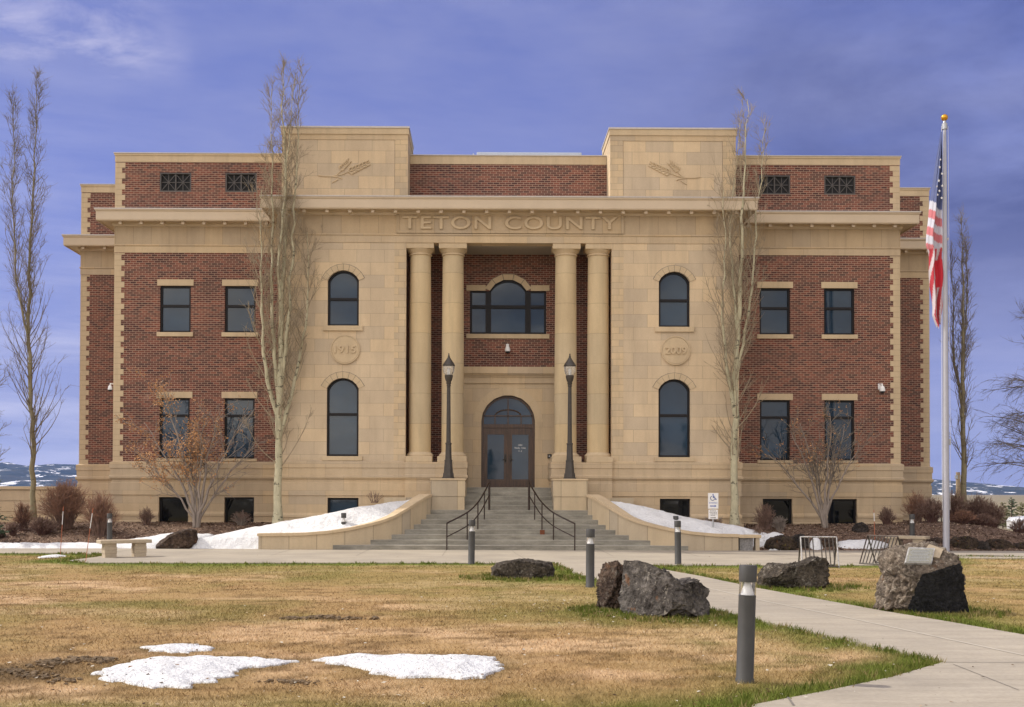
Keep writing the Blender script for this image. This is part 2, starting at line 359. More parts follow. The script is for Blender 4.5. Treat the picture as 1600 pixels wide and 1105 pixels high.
# ------------------------------------------------------------------ object helpers
OFF = {}
def tag(o, label=None, cat=None, group=None, kind=None):
    for k, v in (('label', label), ('category', cat), ('group', group), ('kind', kind)):
        if v: o[k] = v
    return o
def thing(name, loc, label, cat, group=None, rz=0.0):
    o = bpy.data.objects.new(name, None); o.empty_display_size = 0.2
    COL.objects.link(o); o.location = loc; o.rotation_euler.z = rz
    OFF[o.name] = Vector(loc)
    return tag(o, label, cat, group)
def kids(o): return list(o.children)
def copy_tree(o, parent=None):
    c = o.copy(); COL.objects.link(c); c.parent = parent
    for ch in kids(o): copy_tree(ch, c)
    return c
class MB:
    def __init__(s): s.v = []; s.f = []
    def add(s, vs, fs):
        k = len(s.v); s.v.extend([tuple(p) for p in vs]); s.f.extend([tuple(i + k for i in q) for q in fs])
    def box(s, x0, x1, y0, y1, z0, z1, tap=0.0):
        t = tap
        s.add([(x0, y0, z0), (x1, y0, z0), (x1, y1, z0), (x0, y1, z0),
               (x0 + t, y0 + t, z1), (x1 - t, y0 + t, z1), (x1 - t, y1 - t, z1), (x0 + t, y1 - t, z1)],
              [(3, 2, 1, 0), (4, 5, 6, 7), (0, 1, 5, 4), (1, 2, 6, 5), (2, 3, 7, 6), (3, 0, 4, 7)])
    def bbox(s, x0, x1, y0, y1, z0, z1, b=0.012):      # a box with bevelled edges
        bm = bmesh.new(); bmesh.ops.create_cube(bm, size=1)
        for v in bm.verts: v.co = Vector(((x0 + x1) / 2 + v.co.x * (x1 - x0), (y0 + y1) / 2 + v.co.y * (y1 - y0), (z0 + z1) / 2 + v.co.z * (z1 - z0)))
        bmesh.ops.bevel(bm, geom=bm.edges[:], offset=b, segments=2, affect='EDGES', profile=0.6)
        s.bm(bm)
    def bm(s, bm):
        bm.verts.index_update()
        s.add([v.co for v in bm.verts], [[v.index for v in f.verts] for f in bm.faces]); bm.free()
    def tube(s, pts, rad, n=6, cap=True):
        pts = [Vector(p) for p in pts]; k = len(s.v); m = len(pts)
        if not hasattr(rad, '__len__'): rad = [rad] * m
        ref = None
        for i, p in enumerate(pts):
            d = (pts[min(i + 1, m - 1)] - pts[max(i - 1, 0)])
            if d.length < 1e-9: d = Vector((0, 0, 1))
            d.normalize()
            if ref is None: ref = d.orthogonal().normalized()
            a = (ref - d * ref.dot(d))
            a = a.normalized() if a.length > 1e-6 else d.orthogonal().normalized()
            ref = a; b = d.cross(a)
            for j in range(n):
                t = 2 * math.pi * j / n
                s.v.append(tuple(p + (a * math.cos(t) + b * math.sin(t)) * rad[i]))
        for i in range(m - 1):
            for j in range(n):
                s.f.append((k + i * n + j, k + i * n + (j + 1) % n, k + (i + 1) * n + (j + 1) % n, k + (i + 1) * n + j))
        if cap:
            s.f.append(tuple(k + j for j in reversed(range(n)))); s.f.append(tuple(k + (m - 1) * n + j for j in range(n)))
    def lathe(s, prof, c=(0, 0, 0), n=24, sq=False, rot=0.0):
        k = len(s.v); m = len(prof)
        for r, z in prof:
            for j in range(n):
                t = 2 * math.pi * j / n + rot
                s.v.append((c[0] + r * math.cos(t), c[1] + r * math.sin(t), c[2] + z))
        for i in range(m - 1):
            for j in range(n):
                s.f.append((k + i * n + j, k + i * n + (j + 1) % n, k + (i + 1) * n + (j + 1) % n, k + (i + 1) * n + j))
        s.f.append(tuple(k + j for j in reversed(range(n)))); s.f.append(tuple(k + (m - 1) * n + j for j in range(n)))
    def sweep(s, path, prof):
        # path: plan points, outward side on the right of travel; prof: closed loop of (outward offset, z)
        P = [Vector(p) for p in path]; n = len(P); k = len(s.v); m = len(prof)
        for i in range(n):
            d0 = (P[i] - P[i - 1]).normalized() if i else (P[1] - P[0]).normalized()
            d1 = (P[i + 1] - P[i]).normalized() if i < n - 1 else d0
            n0 = Vector((d0.y, -d0.x)); n1 = Vector((d1.y, -d1.x))
            mt = (n0 + n1); mt = mt / mt.length_squared * 2 if mt.length > 1e-6 else n0
            for o, z in prof: s.v.append((P[i].x + mt.x * o, P[i].y + mt.y * o, z))
        for i in range(n - 1):
            for j in range(m):
                q = (j + 1) % m
                s.f.append((k + i * m + j, k + i * m + q, k + (i + 1) * m + q, k + (i + 1) * m + j))
        s.f.append(tuple(k + j for j in range(m))); s.f.append(tuple(k + (n - 1) * m + j for j in reversed(range(m))))
    def wall(s, outer, holes, Y, depth=0.22):
        # flat wall facing -Y with openings cut through and reveals returning into it
        bm = bmesh.new(); ed = []
        for lp in [outer] + holes:
            vs = [bm.verts.new((x, Y, z)) for x, z in lp]
            for i in range(len(vs)): ed.append(bm.edges.new((vs[i], vs[(i + 1) % len(vs)])))
        bmesh.ops.triangle_fill(bm, edges=ed, use_beauty=True, use_dissolve=False)
        bm.normal_update()
        for f in bm.faces:
            if f.normal.y > 0: f.normal_flip()
        s.bm(bm)
        for lp in holes:
            n = len(lp)
            s.add([(x, Y, z) for x, z in lp] + [(x, Y + depth, z) for x, z in lp], [(i, n + i, n + (i + 1) % n, (i + 1) % n) for i in range(n)])
    def ring(s, lo, li, Y, depth):
        n = len(lo)
        s.add([(x, Y, z) for x, z in lo] + [(x, Y, z) for x, z in li] + [(x, Y + depth, z) for x, z in li] + [(x, Y + depth, z) for x, z in lo],
              [(i, (i + 1) % n, n + (i + 1) % n, n + i) for i in range(n)] + [(n + i, n + (i + 1) % n, 2 * n + (i + 1) % n, 2 * n + i) for i in range(n)]
              + [(3 * n + i, 3 * n + (i + 1) % n, (i + 1) % n, i) for i in range(n)])
    def plate(s, lp, Y, depth):         # polygon in (x, z) facing -Y with thickness
        n = len(lp)
        s.add([(x, Y, z) for x, z in lp] + [(x, Y + depth, z) for x, z in lp],
              [tuple(range(n)), tuple(reversed(range(n, 2 * n)))] + [(i, n + i, n + (i + 1) % n, (i + 1) % n) for i in range(n)])
    def build(s, name, mat, parent=None, smooth=False, local=False, fix=True):
        off = Vector((0, 0, 0))
        if parent is not None and not local: off = OFF.get(parent.name, off)
        me = bpy.data.meshes.new(name)
        me.from_pydata([(x - off.x, y - off.y, z - off.z) for x, y, z in s.v], [], s.f)
        if fix:
            bm = bmesh.new(); bm.from_mesh(me); bmesh.ops.recalc_face_normals(bm, faces=bm.faces[:]); bm.to_mesh(me); bm.free()
        if smooth:
            me.polygons.foreach_set('use_smooth', [True] * len(me.polygons))
            if smooth != 'all': me.set_sharp_from_angle(angle=R_(35))
        me.materials.append(M[mat] if isinstance(mat, str) else mat)
        o = bpy.data.objects.new(name, me); COL.objects.link(o)
        if parent is not None: o.parent = parent
        OFF[o.name] = off
        return o
def setcol(me, cols):
    a = me.color_attributes.new('col', 'FLOAT_COLOR', 'POINT')
    a.data.foreach_set('color', np.asarray(cols, dtype=np.float32).ravel())
def raw(name, verts, faces, mat, parent=None, cols=None, smooth=False):
    verts = np.asarray(verts, dtype=np.float32); faces = np.asarray(faces, dtype=np.int32)
    me = bpy.data.meshes.new(name); k = faces.shape[1]
    me.vertices.add(len(verts)); me.vertices.foreach_set('co', verts.ravel())
    me.loops.add(faces.size); me.loops.foreach_set('vertex_index', faces.ravel())
    me.polygons.add(len(faces)); me.polygons.foreach_set('loop_start', np.arange(0, faces.size, k, dtype=np.int32))
    me.update(calc_edges=True)
    if cols is not None: setcol(me, cols)
    if smooth: me.polygons.foreach_set('use_smooth', np.ones(len(faces), dtype=bool))
    me.materials.append(M[mat]); o = bpy.data.objects.new(name, me); COL.objects.link(o)
    if parent is not None: o.parent = parent
    return o
def arch(x0, x1, z0, zs, zt, n=20):
    a = (x1 - x0) / 2; r = zt - zs; cx = (x0 + x1) / 2
    pts = [(x0, z0), (x1, z0)]
    Rr = (a * a + r * r) / (2 * r); cz = zt - Rr; th = math.asin(min(1, a / Rr))
    if r >= a - 1e-6: th = math.pi / 2
    for i in range(n + 1):
        t = th - 2 * th * i / n
        pts.append((cx + Rr * math.sin(t), cz + Rr * math.cos(t)))
    return pts
def rect(x0, x1, z0, z1): return [(x0, z0), (x1, z0), (x1, z1), (x0, z1)]
def text(name, body, w, h, ext, loc, mat, parent, bold=0.0, bevel=0.0, spacing=1.0):
    cu = bpy.data.curves.new(name, 'FONT'); cu.body = body; cu.align_x = 'CENTER'; cu.align_y = 'CENTER'
    cu.size = 1; cu.extrude = 0.05; cu.offset = bold; cu.bevel_depth = bevel; cu.space_character = spacing; cu.resolution_u = 6
    o = bpy.data.objects.new(name, cu); COL.objects.link(o)
    bpy.context.view_layer.update()
    me = bpy.data.meshes.new_from_object(o.evaluated_get(bpy.context.evaluated_depsgraph_get()))
    bpy.data.objects.remove(o); bpy.data.curves.remove(cu)
    co = np.array([v.co[:] for v in me.vertices]); lo, hi = co.min(0), co.max(0)
    off = OFF.get(parent.name, Vector((0, 0, 0)))
    for v in me.vertices:
        u = (v.co.x - (lo[0] + hi[0]) / 2) / (hi[0] - lo[0]) * w
        q = (v.co.y - (lo[1] + hi[1]) / 2) / (hi[1] - lo[1]) * h
        d = (v.co.z - lo[2]) / (hi[2] - lo[2])
        v.co = Vector((loc[0] + u, loc[1] - d * ext, loc[2] + q)) - off
    me.materials.clear(); me.materials.append(M[mat])
    t = bpy.data.objects.new(name, me); COL.objects.link(t); t.parent = parent; OFF[t.name] = off
    return t

# ------------------------------------------------------------------ ground, lawn, walks
def inpoly(P, poly):
    x, y = P[:, 0], P[:, 1]; r = np.zeros(len(P), bool); n = len(poly)
    for i in range(n):
        x0, y0 = poly[i]; x1, y1 = poly[(i + 1) % n]
        if y0 == y1: continue
        c = ((y0 > y) != (y1 > y)) & (x < (x1 - x0) * (y - y0) / (y1 - y0) + x0); r ^= c
    return r
def segdist(P, poly, closed=True):
    d = np.full(len(P), 1e9); n = len(poly)
    for i in range(n if closed else n - 1):
        a = np.array(poly[i]); b = np.array(poly[(i + 1) % n]); ab = b - a
        t = np.clip(((P - a) @ ab) / max(1e-9, ab @ ab), 0, 1)
        d = np.minimum(d, np.linalg.norm(P - (a + t[:, None] * ab), axis=1))
    return d
def sstep(x, a, b):
    t = np.clip((np.asarray(x, float) - a) / (b - a), 0, 1); return t * t * (3 - 2 * t)
rs = np.random.RandomState(5)
_lat = rs.rand(64, 64)
def vn(x, y):                            # value noise
    xi = np.floor(x).astype(int); yi = np.floor(y).astype(int); fx = x - xi; fy = y - yi
    fx = fx * fx * (3 - 2 * fx); fy = fy * fy * (3 - 2 * fy)
    g = lambda a, b: _lat[a % 64, b % 64]
    return (g(xi, yi) * (1 - fx) + g(xi + 1, yi) * fx) * (1 - fy) + (g(xi, yi + 1) * (1 - fx) + g(xi + 1, yi + 1) * fx) * fy
def fbm(x, y, s, o=4):
    r = np.zeros_like(x, dtype=float); a = 0.5; t = 0
    for i in range(o): r += a * vn(x * s + 17.3 * i, y * s + 9.1 * i); t += a; a *= 0.55; s *= 2.1
    return r / t
def g2(px, py): p = gr(px, py); return (p.x, p.y)

ground = MB(); ground.add([(-20000, -300, -0.06), (20000, -300, -0.06), (20000, 40000, -0.06), (-20000, 40000, -0.06)], [(0, 1, 2, 3)])
tag(ground.build('ground', 'field'), kind='structure')

YS = 35.8
front = [g2(1600, 882), g2(1385, 884), g2(1060, 884), g2(985, 884)]
rightedge = [g2(1040, 891), g2(1095, 901), g2(1184, 919.7), g2(1377, 955), g2(1483, 972.6), g2(1600, 993)]
tipR = [(9.5, 13.2), (14, 11.5), (14, 5.5), (-0.2, 5.5)]
leftpart = [g2(1177, 1103), g2(1292, 1081), g2(1395, 1059), g2(1474, 1036), g2(1419, 1022.6), g2(1336, 1003.5), g2(1182, 969.7), g2(1080, 944), g2(1000, 925), g2(937, 907), g2(893, 893), g2(868, 881)]
plazafront = [g2(600, 880), g2(140, 880), g2(106, 876.5), g2(150, 871), g2(172, 866.5), g2(95, 865)]
walkpoly = ([(26.0, YS + 0.3), (26.0, 33.95), g2(1600, 870.5), g2(1482, 869.5), g2(1462, 872), g2(1400, 884), g2(1060, 884), g2(985, 884)] + rightedge + tipR + leftpart + plazafront +
            [(-40.0, g2(0, 864.5)[1]), (-40.0, g2(0, 859.5)[1]), (-12.0, YS + 0.35), (-7.83, YS + 0.25), (7.7, YS + 0.25)])
walkpoly = [(float(a), float(b)) for a, b in walkpoly]
def flat(name, poly, z, mat, skirt=0.12, parent=None):
    bm = bmesh.new(); vs = [bm.verts.new((x, y, z)) for x, y in poly]
    ed = [bm.edges.new((vs[i], vs[(i + 1) % len(vs)])) for i in range(len(vs))]
    bmesh.ops.triangle_fill(bm, edges=ed, use_beauty=True)
    bm.normal_update()
    for f in bm.faces:
        if f.normal.z < 0: f.normal_flip()
    mb = MB(); mb.bm(bm); n = len(poly)
    mb.add([(x, y, z) for x, y in poly] + [(x, y, z - skirt) for x, y in poly], [(i, (i + 1) % n, n + (i + 1) % n, n + i) for i in range(n)])
    return mb.build(name, mat, parent, fix=False)
walk = tag(flat('walkway', walkpoly, 0.012, 'walk'), kind='structure')
pad = flat('flagpole_pad', [(13.55 + 1.15 * math.cos(t), 32.6 + 0.75 * math.sin(t)) for t in [i * math.pi / 8 for i in range(16)]], 0.012, 'walk')
tag(pad, kind='structure')
jm = MB()
def joint(a, b, w=0.016):
    a = Vector((*a, 0)); b = Vector((*b, 0)); d = (b - a).normalized(); n = Vector((-d.y, d.x, 0)) * w / 2
    jm.add([(*(a - n).xy, 0.0165), (*(b - n).xy, 0.0165), (*(b + n).xy, 0.0165), (*(a + n).xy, 0.0165)], [(0, 1, 2, 3)])
joint(g2(1475, 1037), g2(1600, 1037.5)); joint(g2(1489, 1040), g2(1592, 1081), .010)
joint(g2(1231, 1092), g2(1240, 1105), 0.02); joint(g2(800, 861), g2(806, 866), .012); joint(g2(806, 866), g2(830, 880), .012)
for k in range(-6, 9):
    if k: joint((k * 2.4 + 0.4, 32.3), (k * 2.4 + 0.4, 35.75), 0.012)
joint((-14.0, 34.0), (13.0, 34.0), 0.008)
jo = jm.build('joint', 'joint', walk, fix=False)
jm = MB()
for a_, b_ in zip([(1080, 914), (1201, 942), (1330, 968), (1460, 996)], [(1201, 942), (1330, 968), (1460, 996), (1600, 1026)]): joint(g2(*a_), g2(*b_), .04)
jm.build('tooled_line', 'tooled', walk, fix=False)

# dormant lawn: tan, greener along the walks and round the boulders
gx = np.arange(-24, 26.01, 0.16); gy = np.arange(3.0, 36.4, 0.16)
X, Y = np.meshgrid(gx, gy); P = np.stack([X.ravel(), Y.ravel()], 1)
def sc(l, ox, oy, s): return [(ox + a / s, oy + b / s) for a, b in l]
A_ = sc([(475, 928), (560, 908), (650, 876), (740, 852), (850, 840), (1000, 838), (1130, 834), (1250, 838), (1360, 848), (1500, 852), (1560, 857), (1565, 860), (1500, 878), (1360, 895), (1300, 895), (1240, 930), (1120, 970), (950, 1000), (740, 990), (620, 970), (520, 945)], 0, 780, 3.4)
B_ = sc([(750, 782), (870, 772), (950, 768), (1050, 775), (1150, 800), (1000, 810), (830, 808)], 0, 780, 3.4)
C2 = sc([(355, 850), (560, 828), (800, 826), (1000, 830), (1300, 836), (1370, 862), (1345, 915), (1260, 950), (1000, 945), (840, 945), (690, 925), (600, 890), (480, 870)], 380, 780, 3.4)
snowpolys = [[g2(*p) for p in q] for q in (A_, B_, C2)]
ROCKS = [(1.2, 17.7, .5), (1.9, 17.0, .9), (0.0, 24.4, .9), (5.1, 22.1, .9), (5.8, 17.6, .9)]
def lawncol(P):
    x, y = P[:, 0], P[:, 1]
    d = segdist(P, walkpoly)
    g = 0.95 * np.exp(-(d / 0.50) ** 2) * (0.45 + 0.9 * fbm(x, y, 0.9, 3)) + 0.9 * np.exp(-(d / 0.9) ** 2) * sstep(y, 26, 30) * sstep(34.2 - y, 0, 1)
    g += 0.50 * np.exp(-(d / 1.3)) * sstep(fbm(x + 5, y, 0.8, 4), 0.36, 0.62)
    for a, b, r in ROCKS: g += 0.5 * np.exp(-((x - a) ** 2 + (y - b + .3) ** 2) / (r * 1.3) ** 2) * (0.3 + fbm(x, y, 1.4, 3))
    inwedge = sstep(x, 1.2, 2.6) * sstep(15.2 - y, 0, 1.5) * sstep(y, 9.0, 10.5)
    g += 0.55 * inwedge * sstep(fbm(x + 3, y + 8, 1.1, 4), 0.33, 0.62)
    g += 0.40 * sstep(-x, 4.0, 9.0) * sstep(y, 24, 31) * sstep(fbm(x, y + 30, 0.5, 4), 0.32, 0.62)
    g += 0.28 * sstep(fbm(x + 50, y + 3, 0.42, 5), 0.52, 0.68) + 0.35 * sstep(-y, -10.6, -9.0)
    g += 0.25 * sstep(x, 4.8, 7.0) * sstep(y, 23, 27) * fbm(x, y, .7, 3)
    g = np.clip(g, 0, 1)[:, None]
    t = fbm(x + 20, y * 1.6, 0.55, 5)[:, None]; t2 = fbm(x * 2, y * 3.4 + 40, 1.7, 4)[:, None]
    straw = np.array([0.355, 0.230, 0.104]); pale = np.array([0.50, 0.338, 0.188]); brown = np.array([0.18, 0.110, 0.048])
    c = straw * (1 - sstep(t, .46, .66)) + pale * sstep(t, .46, .66)
    k = sstep(t2, .50, .70) * 0.85; c = c * (1 - k) + brown * k
    bare = (sstep(-x, 3.6, 5.4) * sstep(13.0 - y, 0, 1.6) * sstep(y, 10.2, 11.2) * sstep(fbm(x, y, 1.3, 4), .40, .62))[:, None] * 0.8
    c = c * (1 - bare) + np.array([0.12, 0.078, 0.038]) * bare
    # olive undertone where new growth comes through
    olive = (0.48 * sstep(fbm(x + 9, y + 70, 0.33, 4), .42, .66))[:, None]
    c = c * (1 - olive) + np.array([0.225, 0.19, 0.058]) * olive
    if snowpolys:                       # wet, matted turf round the melting snow
        ds = np.min([segdist(P, q) for q in snowpolys], axis=0); wet = (0.5 * np.exp(-(ds / .16) ** 2))[:, None]
        c = c * (1 - wet) + np.array([0.13, 0.095, 0.035]) * wet
    green = np.array([0.135, 0.160, 0.028])
    return c * (1 - g) + green * g, g[:, 0]
cols, _g = lawncol(P)
Z = 0.02 * (fbm(P[:, 0], P[:, 1], 0.7, 4) - 0.5) - 0.012
Z -= 0.05 * inpoly(P, walkpoly)
V = np.column_stack([P, Z]); nx, ny = len(gx), len(gy)
I = np.arange(nx * ny).reshape(ny, nx)
Fq = np.stack([I[:-1, :-1].ravel(), I[:-1, 1:].ravel(), I[1:, 1:].ravel(), I[1:, :-1].ravel()], 1)
lawn = raw('lawn', V, Fq, 'lawn', None, np.column_stack([cols, np.ones(len(cols))]), True)
tag(lawn, kind='structure')

# grass blades over the part of the lawn the viewer can see
def bladesets():
    out = []
    for (ya, yb, dens, h, w) in ((8.2, 13, 3000, .043, .006), (13, 19, 1400, .040, .009), (19, 26, 520, .036, .013), (26, 35.8, 230, .04, .018)):
        xa = XC - (PPX / F) * yb - 1.0; xb = XC + (1600 - PPX) / F * yb + 1.5
        n = int(dens * (xb - xa) * (yb - ya)); p = np.column_stack([rs.uniform(xa, xb, n), rs.uniform(ya, yb, n)])
        k = (p[:, 0] > XC - PPX / F * p[:, 1] - .7) & (p[:, 0] < XC + (1600 - PPX) / F * p[:, 1] + 1.2); p = p[k]
        d = segdist(p, walkpoly)
        p = p[~(inpoly(p, walkpoly) & (d > 0.02))]
        c, g = lawncol(p)
        keep = rs.rand(len(p)) < (0.42 + 0.58 * g + 0.5 * fbm(p[:, 0], p[:, 1] * 1.5, 1.9, 3) - .12); p = p[keep]; c = c[keep]; g = g[keep]
        m = len(p); hh = h * (0.45 + 0.9 * rs.rand(m)) * (0.75 + 0.5 * g); th = rs.uniform(0, 2 * np.pi, m); lean = rs.uniform(0.3, 1.7, m) * (1.15 - 0.55 * g)
        bx, by = np.cos(th), np.sin(th); ww = w * rs.uniform(.6, 1.3, m) / 2; la = rs.uniform(0, 2 * np.pi, m)
        b0 = np.column_stack([p[:, 0] - bx * ww, p[:, 1] - by * ww, np.full(m, -.018)]); b1 = np.column_stack([p[:, 0] + bx * ww, p[:, 1] + by * ww, np.full(m, -.018)])
        t = np.column_stack([p[:, 0] + np.cos(la) * hh * lean, p[:, 1] + np.sin(la) * hh * lean, -.012 + hh])
        v = np.stack([b0, b1, t], 1).reshape(-1, 3)
        f = rs.uniform(0.62, 1.38, m)[:, None] * np.where((rs.rand(m) < 0.10)[:, None], np.array([[1.25, 1.3, 1.45]]), np.ones((1, 3)))
        cc = np.clip(c * f, 0, .85)
        out.append((v, np.repeat(np.column_stack([cc, np.ones(m)]), 3, 0)))
    return out
bs = bladesets()
V = np.concatenate([b[0] for b in bs]); C_ = np.concatenate([b[1] for b in bs])
grass = raw('grass', V, np.arange(len(V)).reshape(-1, 3), 'blades', None, C_)
tag(grass, kind='stuff')

# fallen leaf bits, small pale stones and clods scattered on the lawn
lv, lf, lc = [], [], []
for i in range(3200):
    y = 9.3 + 24 * rnd.random() ** 1.5; x = XC + (rnd.uniform(-30, 1630) - PPX) / F * y
    if rnd.random() < .3: x, y = rnd.gauss(1.2, 1.3), rnd.gauss(17.4, 1.6)
    if inpoly(np.array([[x, y]]), walkpoly)[0] and rnd.random() < .93: continue
    s = rnd.uniform(.008, .028); a = rnd.random() * 6.28; k = len(lv); z = rnd.uniform(.012, .028)
    for j in range(4):
        t = a + j * 1.57; lv.append((x + s * math.cos(t) * (1 if j % 2 else .6), y + s * math.sin(t) * (1 if j % 2 else .6), z + rnd.uniform(0, .6) * s))
    lf.append((k, k + 1, k + 2, k + 3))
    c = rnd.choice([(.06, .035, .02), (.09, .05, .025), (.5, .46, .38), (.16, .09, .04), (.05, .03, .02), (.12, .07, .03), (.4, .3, .2)]); lc += [(*c, 1)] * 4
tag(raw('leaf_litter', lv, lf, 'chips', None, lc), kind='stuff')

# ------------------------------------------------------------------ snow patches on the lawn and churned dirt
def mound(name, pix, H, mat, label, cat, group=None, z0=0.0, res=70, rough=0.5, seed=0, edge=0.35):
    poly = [g2(*p) for p in pix]
    # refine and roughen the outline
    fine = []
    for i in range(len(poly)):
        a, b = Vector(poly[i]), Vector(poly[(i + 1) % len(poly)]); n = max(2, int((b - a).length / 0.06))
        for k in range(n):
            q = a.lerp(b, k / n); fine.append((q.x + 0.11 * (rough + .5) * (noise.noise((q.x * 6, q.y * 6, seed)) + .6 * noise.noise((q.x * 17, q.y * 17, seed))), q.y + 0.13 * (rough + .5) * (noise.noise((q.x * 6, q.y * 6, seed + 5)) + .6 * noise.noise((q.x * 15, q.y * 15, seed + 3)))))
    pa = np.array(fine); lo, hi = pa.min(0) - .02, pa.max(0) + .02
    nx = res; ny = max(18, int(res * (hi[1] - lo[1]) / (hi[0] - lo[0]) * 1.4))
    xs = np.linspace(lo[0], hi[0], nx); ys = np.linspace(lo[1], hi[1], ny); X, Y = np.meshgrid(xs, ys); P = np.stack([X.ravel(), Y.ravel()], 1)
    d = segdist(P, fine); ins = inpoly(P, fine); d = np.where(ins, d, -d)
    t = np.clip(d / edge, -.3, 1); Hh = H * np.where(t > 0, np.clip(t, 0, 1) ** .8, t * 1.2)
    Hh = Hh * (0.75 + 0.5 * fbm(P[:, 0] + seed, P[:, 1], 2.2, 4)) + np.where(t > 0, rough * H * 1.1 * (fbm(P[:, 0], P[:, 1] + seed, 7.0, 4) - .5), -.05)
    V = np.column_stack([P, z0 + Hh]); I = np.arange(nx * ny).reshape(ny, nx)
    f = np.stack([I[:-1, :-1].ravel(), I[:-1, 1:].ravel(), I[1:, 1:].ravel(), I[1:, :-1].ravel()], 1)
    f = f[(d[f] > -0.12).any(1)]
    u, inv = np.unique(f, return_inverse=True)
    o = raw(name, V[u], inv.reshape(f.shape), mat, None, None, True)
    return tag(o, label, cat, group)
lv, lf, lc = [], [], []
for poly_, n_ in ((A_, 85), (B_, 10), (C2, 60)):
    gp = [g2(*p) for p in poly_]; xs = [p[0] for p in gp]; ys = [p[1] for p in gp]; rr0 = random.Random(n_); c_ = 0
    while c_ < n_:
        x, y = rr0.uniform(min(xs), max(xs)), rr0.uniform(min(ys), max(ys))
        if not inpoly(np.array([[x, y]]), gp)[0]: continue
        c_ += 1; s_ = rr0.uniform(.004, .015) if rr0.random() < .94 else rr0.uniform(.02, .035); k = len(lv); a = rr0.random() * 6.28
        for j in range(4): lv.append((x + s_ * math.cos(a + j * 1.57), y + s_ * math.sin(a + j * 1.57) * .7, .062 + rr0.uniform(0, .8) * s_))
        lf.append((k, k + 1, k + 2, k + 3)); lc += [(*rr0.choice([(.06, .035, .02), (.1, .06, .03), (.18, .10, .05), (.04, .03, .02)]), 1)] * 4
tag(raw('leaf_litter', lv, lf, 'chips', None, lc), kind='stuff')
SG = 'snow patches left on the lawn'
mound('snow_patch', A_, .055, 'snow', 'largest melting snow patch on the brown lawn, pointed at both ends and flecked with dirt', 'snow', SG, res=110, seed=1)
mound('snow_patch', B_, .03, 'snow', 'small thin snow patch just behind the largest snow patch', 'snow', SG, res=60, seed=2)
mound('snow_patch', C2, .06, 'snow', 'long clean snow patch right of the largest one, with a blunt right end', 'snow', SG, res=110, seed=3)
mound('snow_patch', [(60, 870.5), (78, 867.5), (101, 867.5), (103, 869), (86, 870.6), (66, 871.4)], .05, 'snow', 'tiny sliver of snow on the grass near the orange marker stakes', 'snow', SG, res=40, seed=4)
def clods(name, path, n, w, smax, label):
    # churned earth: a low ragged ridge of loose clods
    R = random.Random(len(label)); m = MB(); P = [Vector(g2(*p)) for p in path]
    for k in range(n):
        u = R.random() * (len(P) - 1); i = int(u); p = P[i].lerp(P[i + 1], u - i); o = R.gauss(0, 1)
        s = smax * R.uniform(.25, 1.0) * math.exp(-abs(o) * .8); x, y = p.x + R.gauss(0, .10), p.y + o * w
        bm = bmesh.new(); bmesh.ops.create_icosphere(bm, subdivisions=2 if s > .03 else 1, radius=s)
        sd = R.uniform(0, 90)
        for v in bm.verts:
            q = v.co / s; f = 1 + .75 * noise.noise(q * 1.3 + Vector((sd, 0, 0))) + .4 * noise.noise(q * 3 + Vector((0, sd, 0)))
            v.co = Vector((v.co.x * f * 1.3 + x, v.co.y * f + y, max(-.03, v.co.z * f * .65 + s * .12)))
        m.bm(bm)
    return tag(m.build(name, 'dirt'), label, 'earth', kind='stuff')
clods('churned_earth', [(58, 1042), (80, 1036), (100, 1032), (125, 1029), (150, 1030), (160, 1036)], 170, .09, .055, 'long ridge of churned dark earth left of the largest snow patch')
clods('churned_earth', [(-10, 1046), (30, 1050), (60, 1056), (85, 1062), (110, 1066)], 150, .13, .04, 'low churned earth at the left edge of the lawn near the snow')
clods('churned_earth', [(450, 966), (480, 966), (500, 964), (522, 966), (556, 967)], 150, .08, .055, 'small clump of dark earth in the middle of the lawn')
clods('churned_earth', [(425, 1066), (450, 1064), (490, 1068)], 120, .10, .03, 'faint scatter of dark earth in front of the gap between two snow patches')

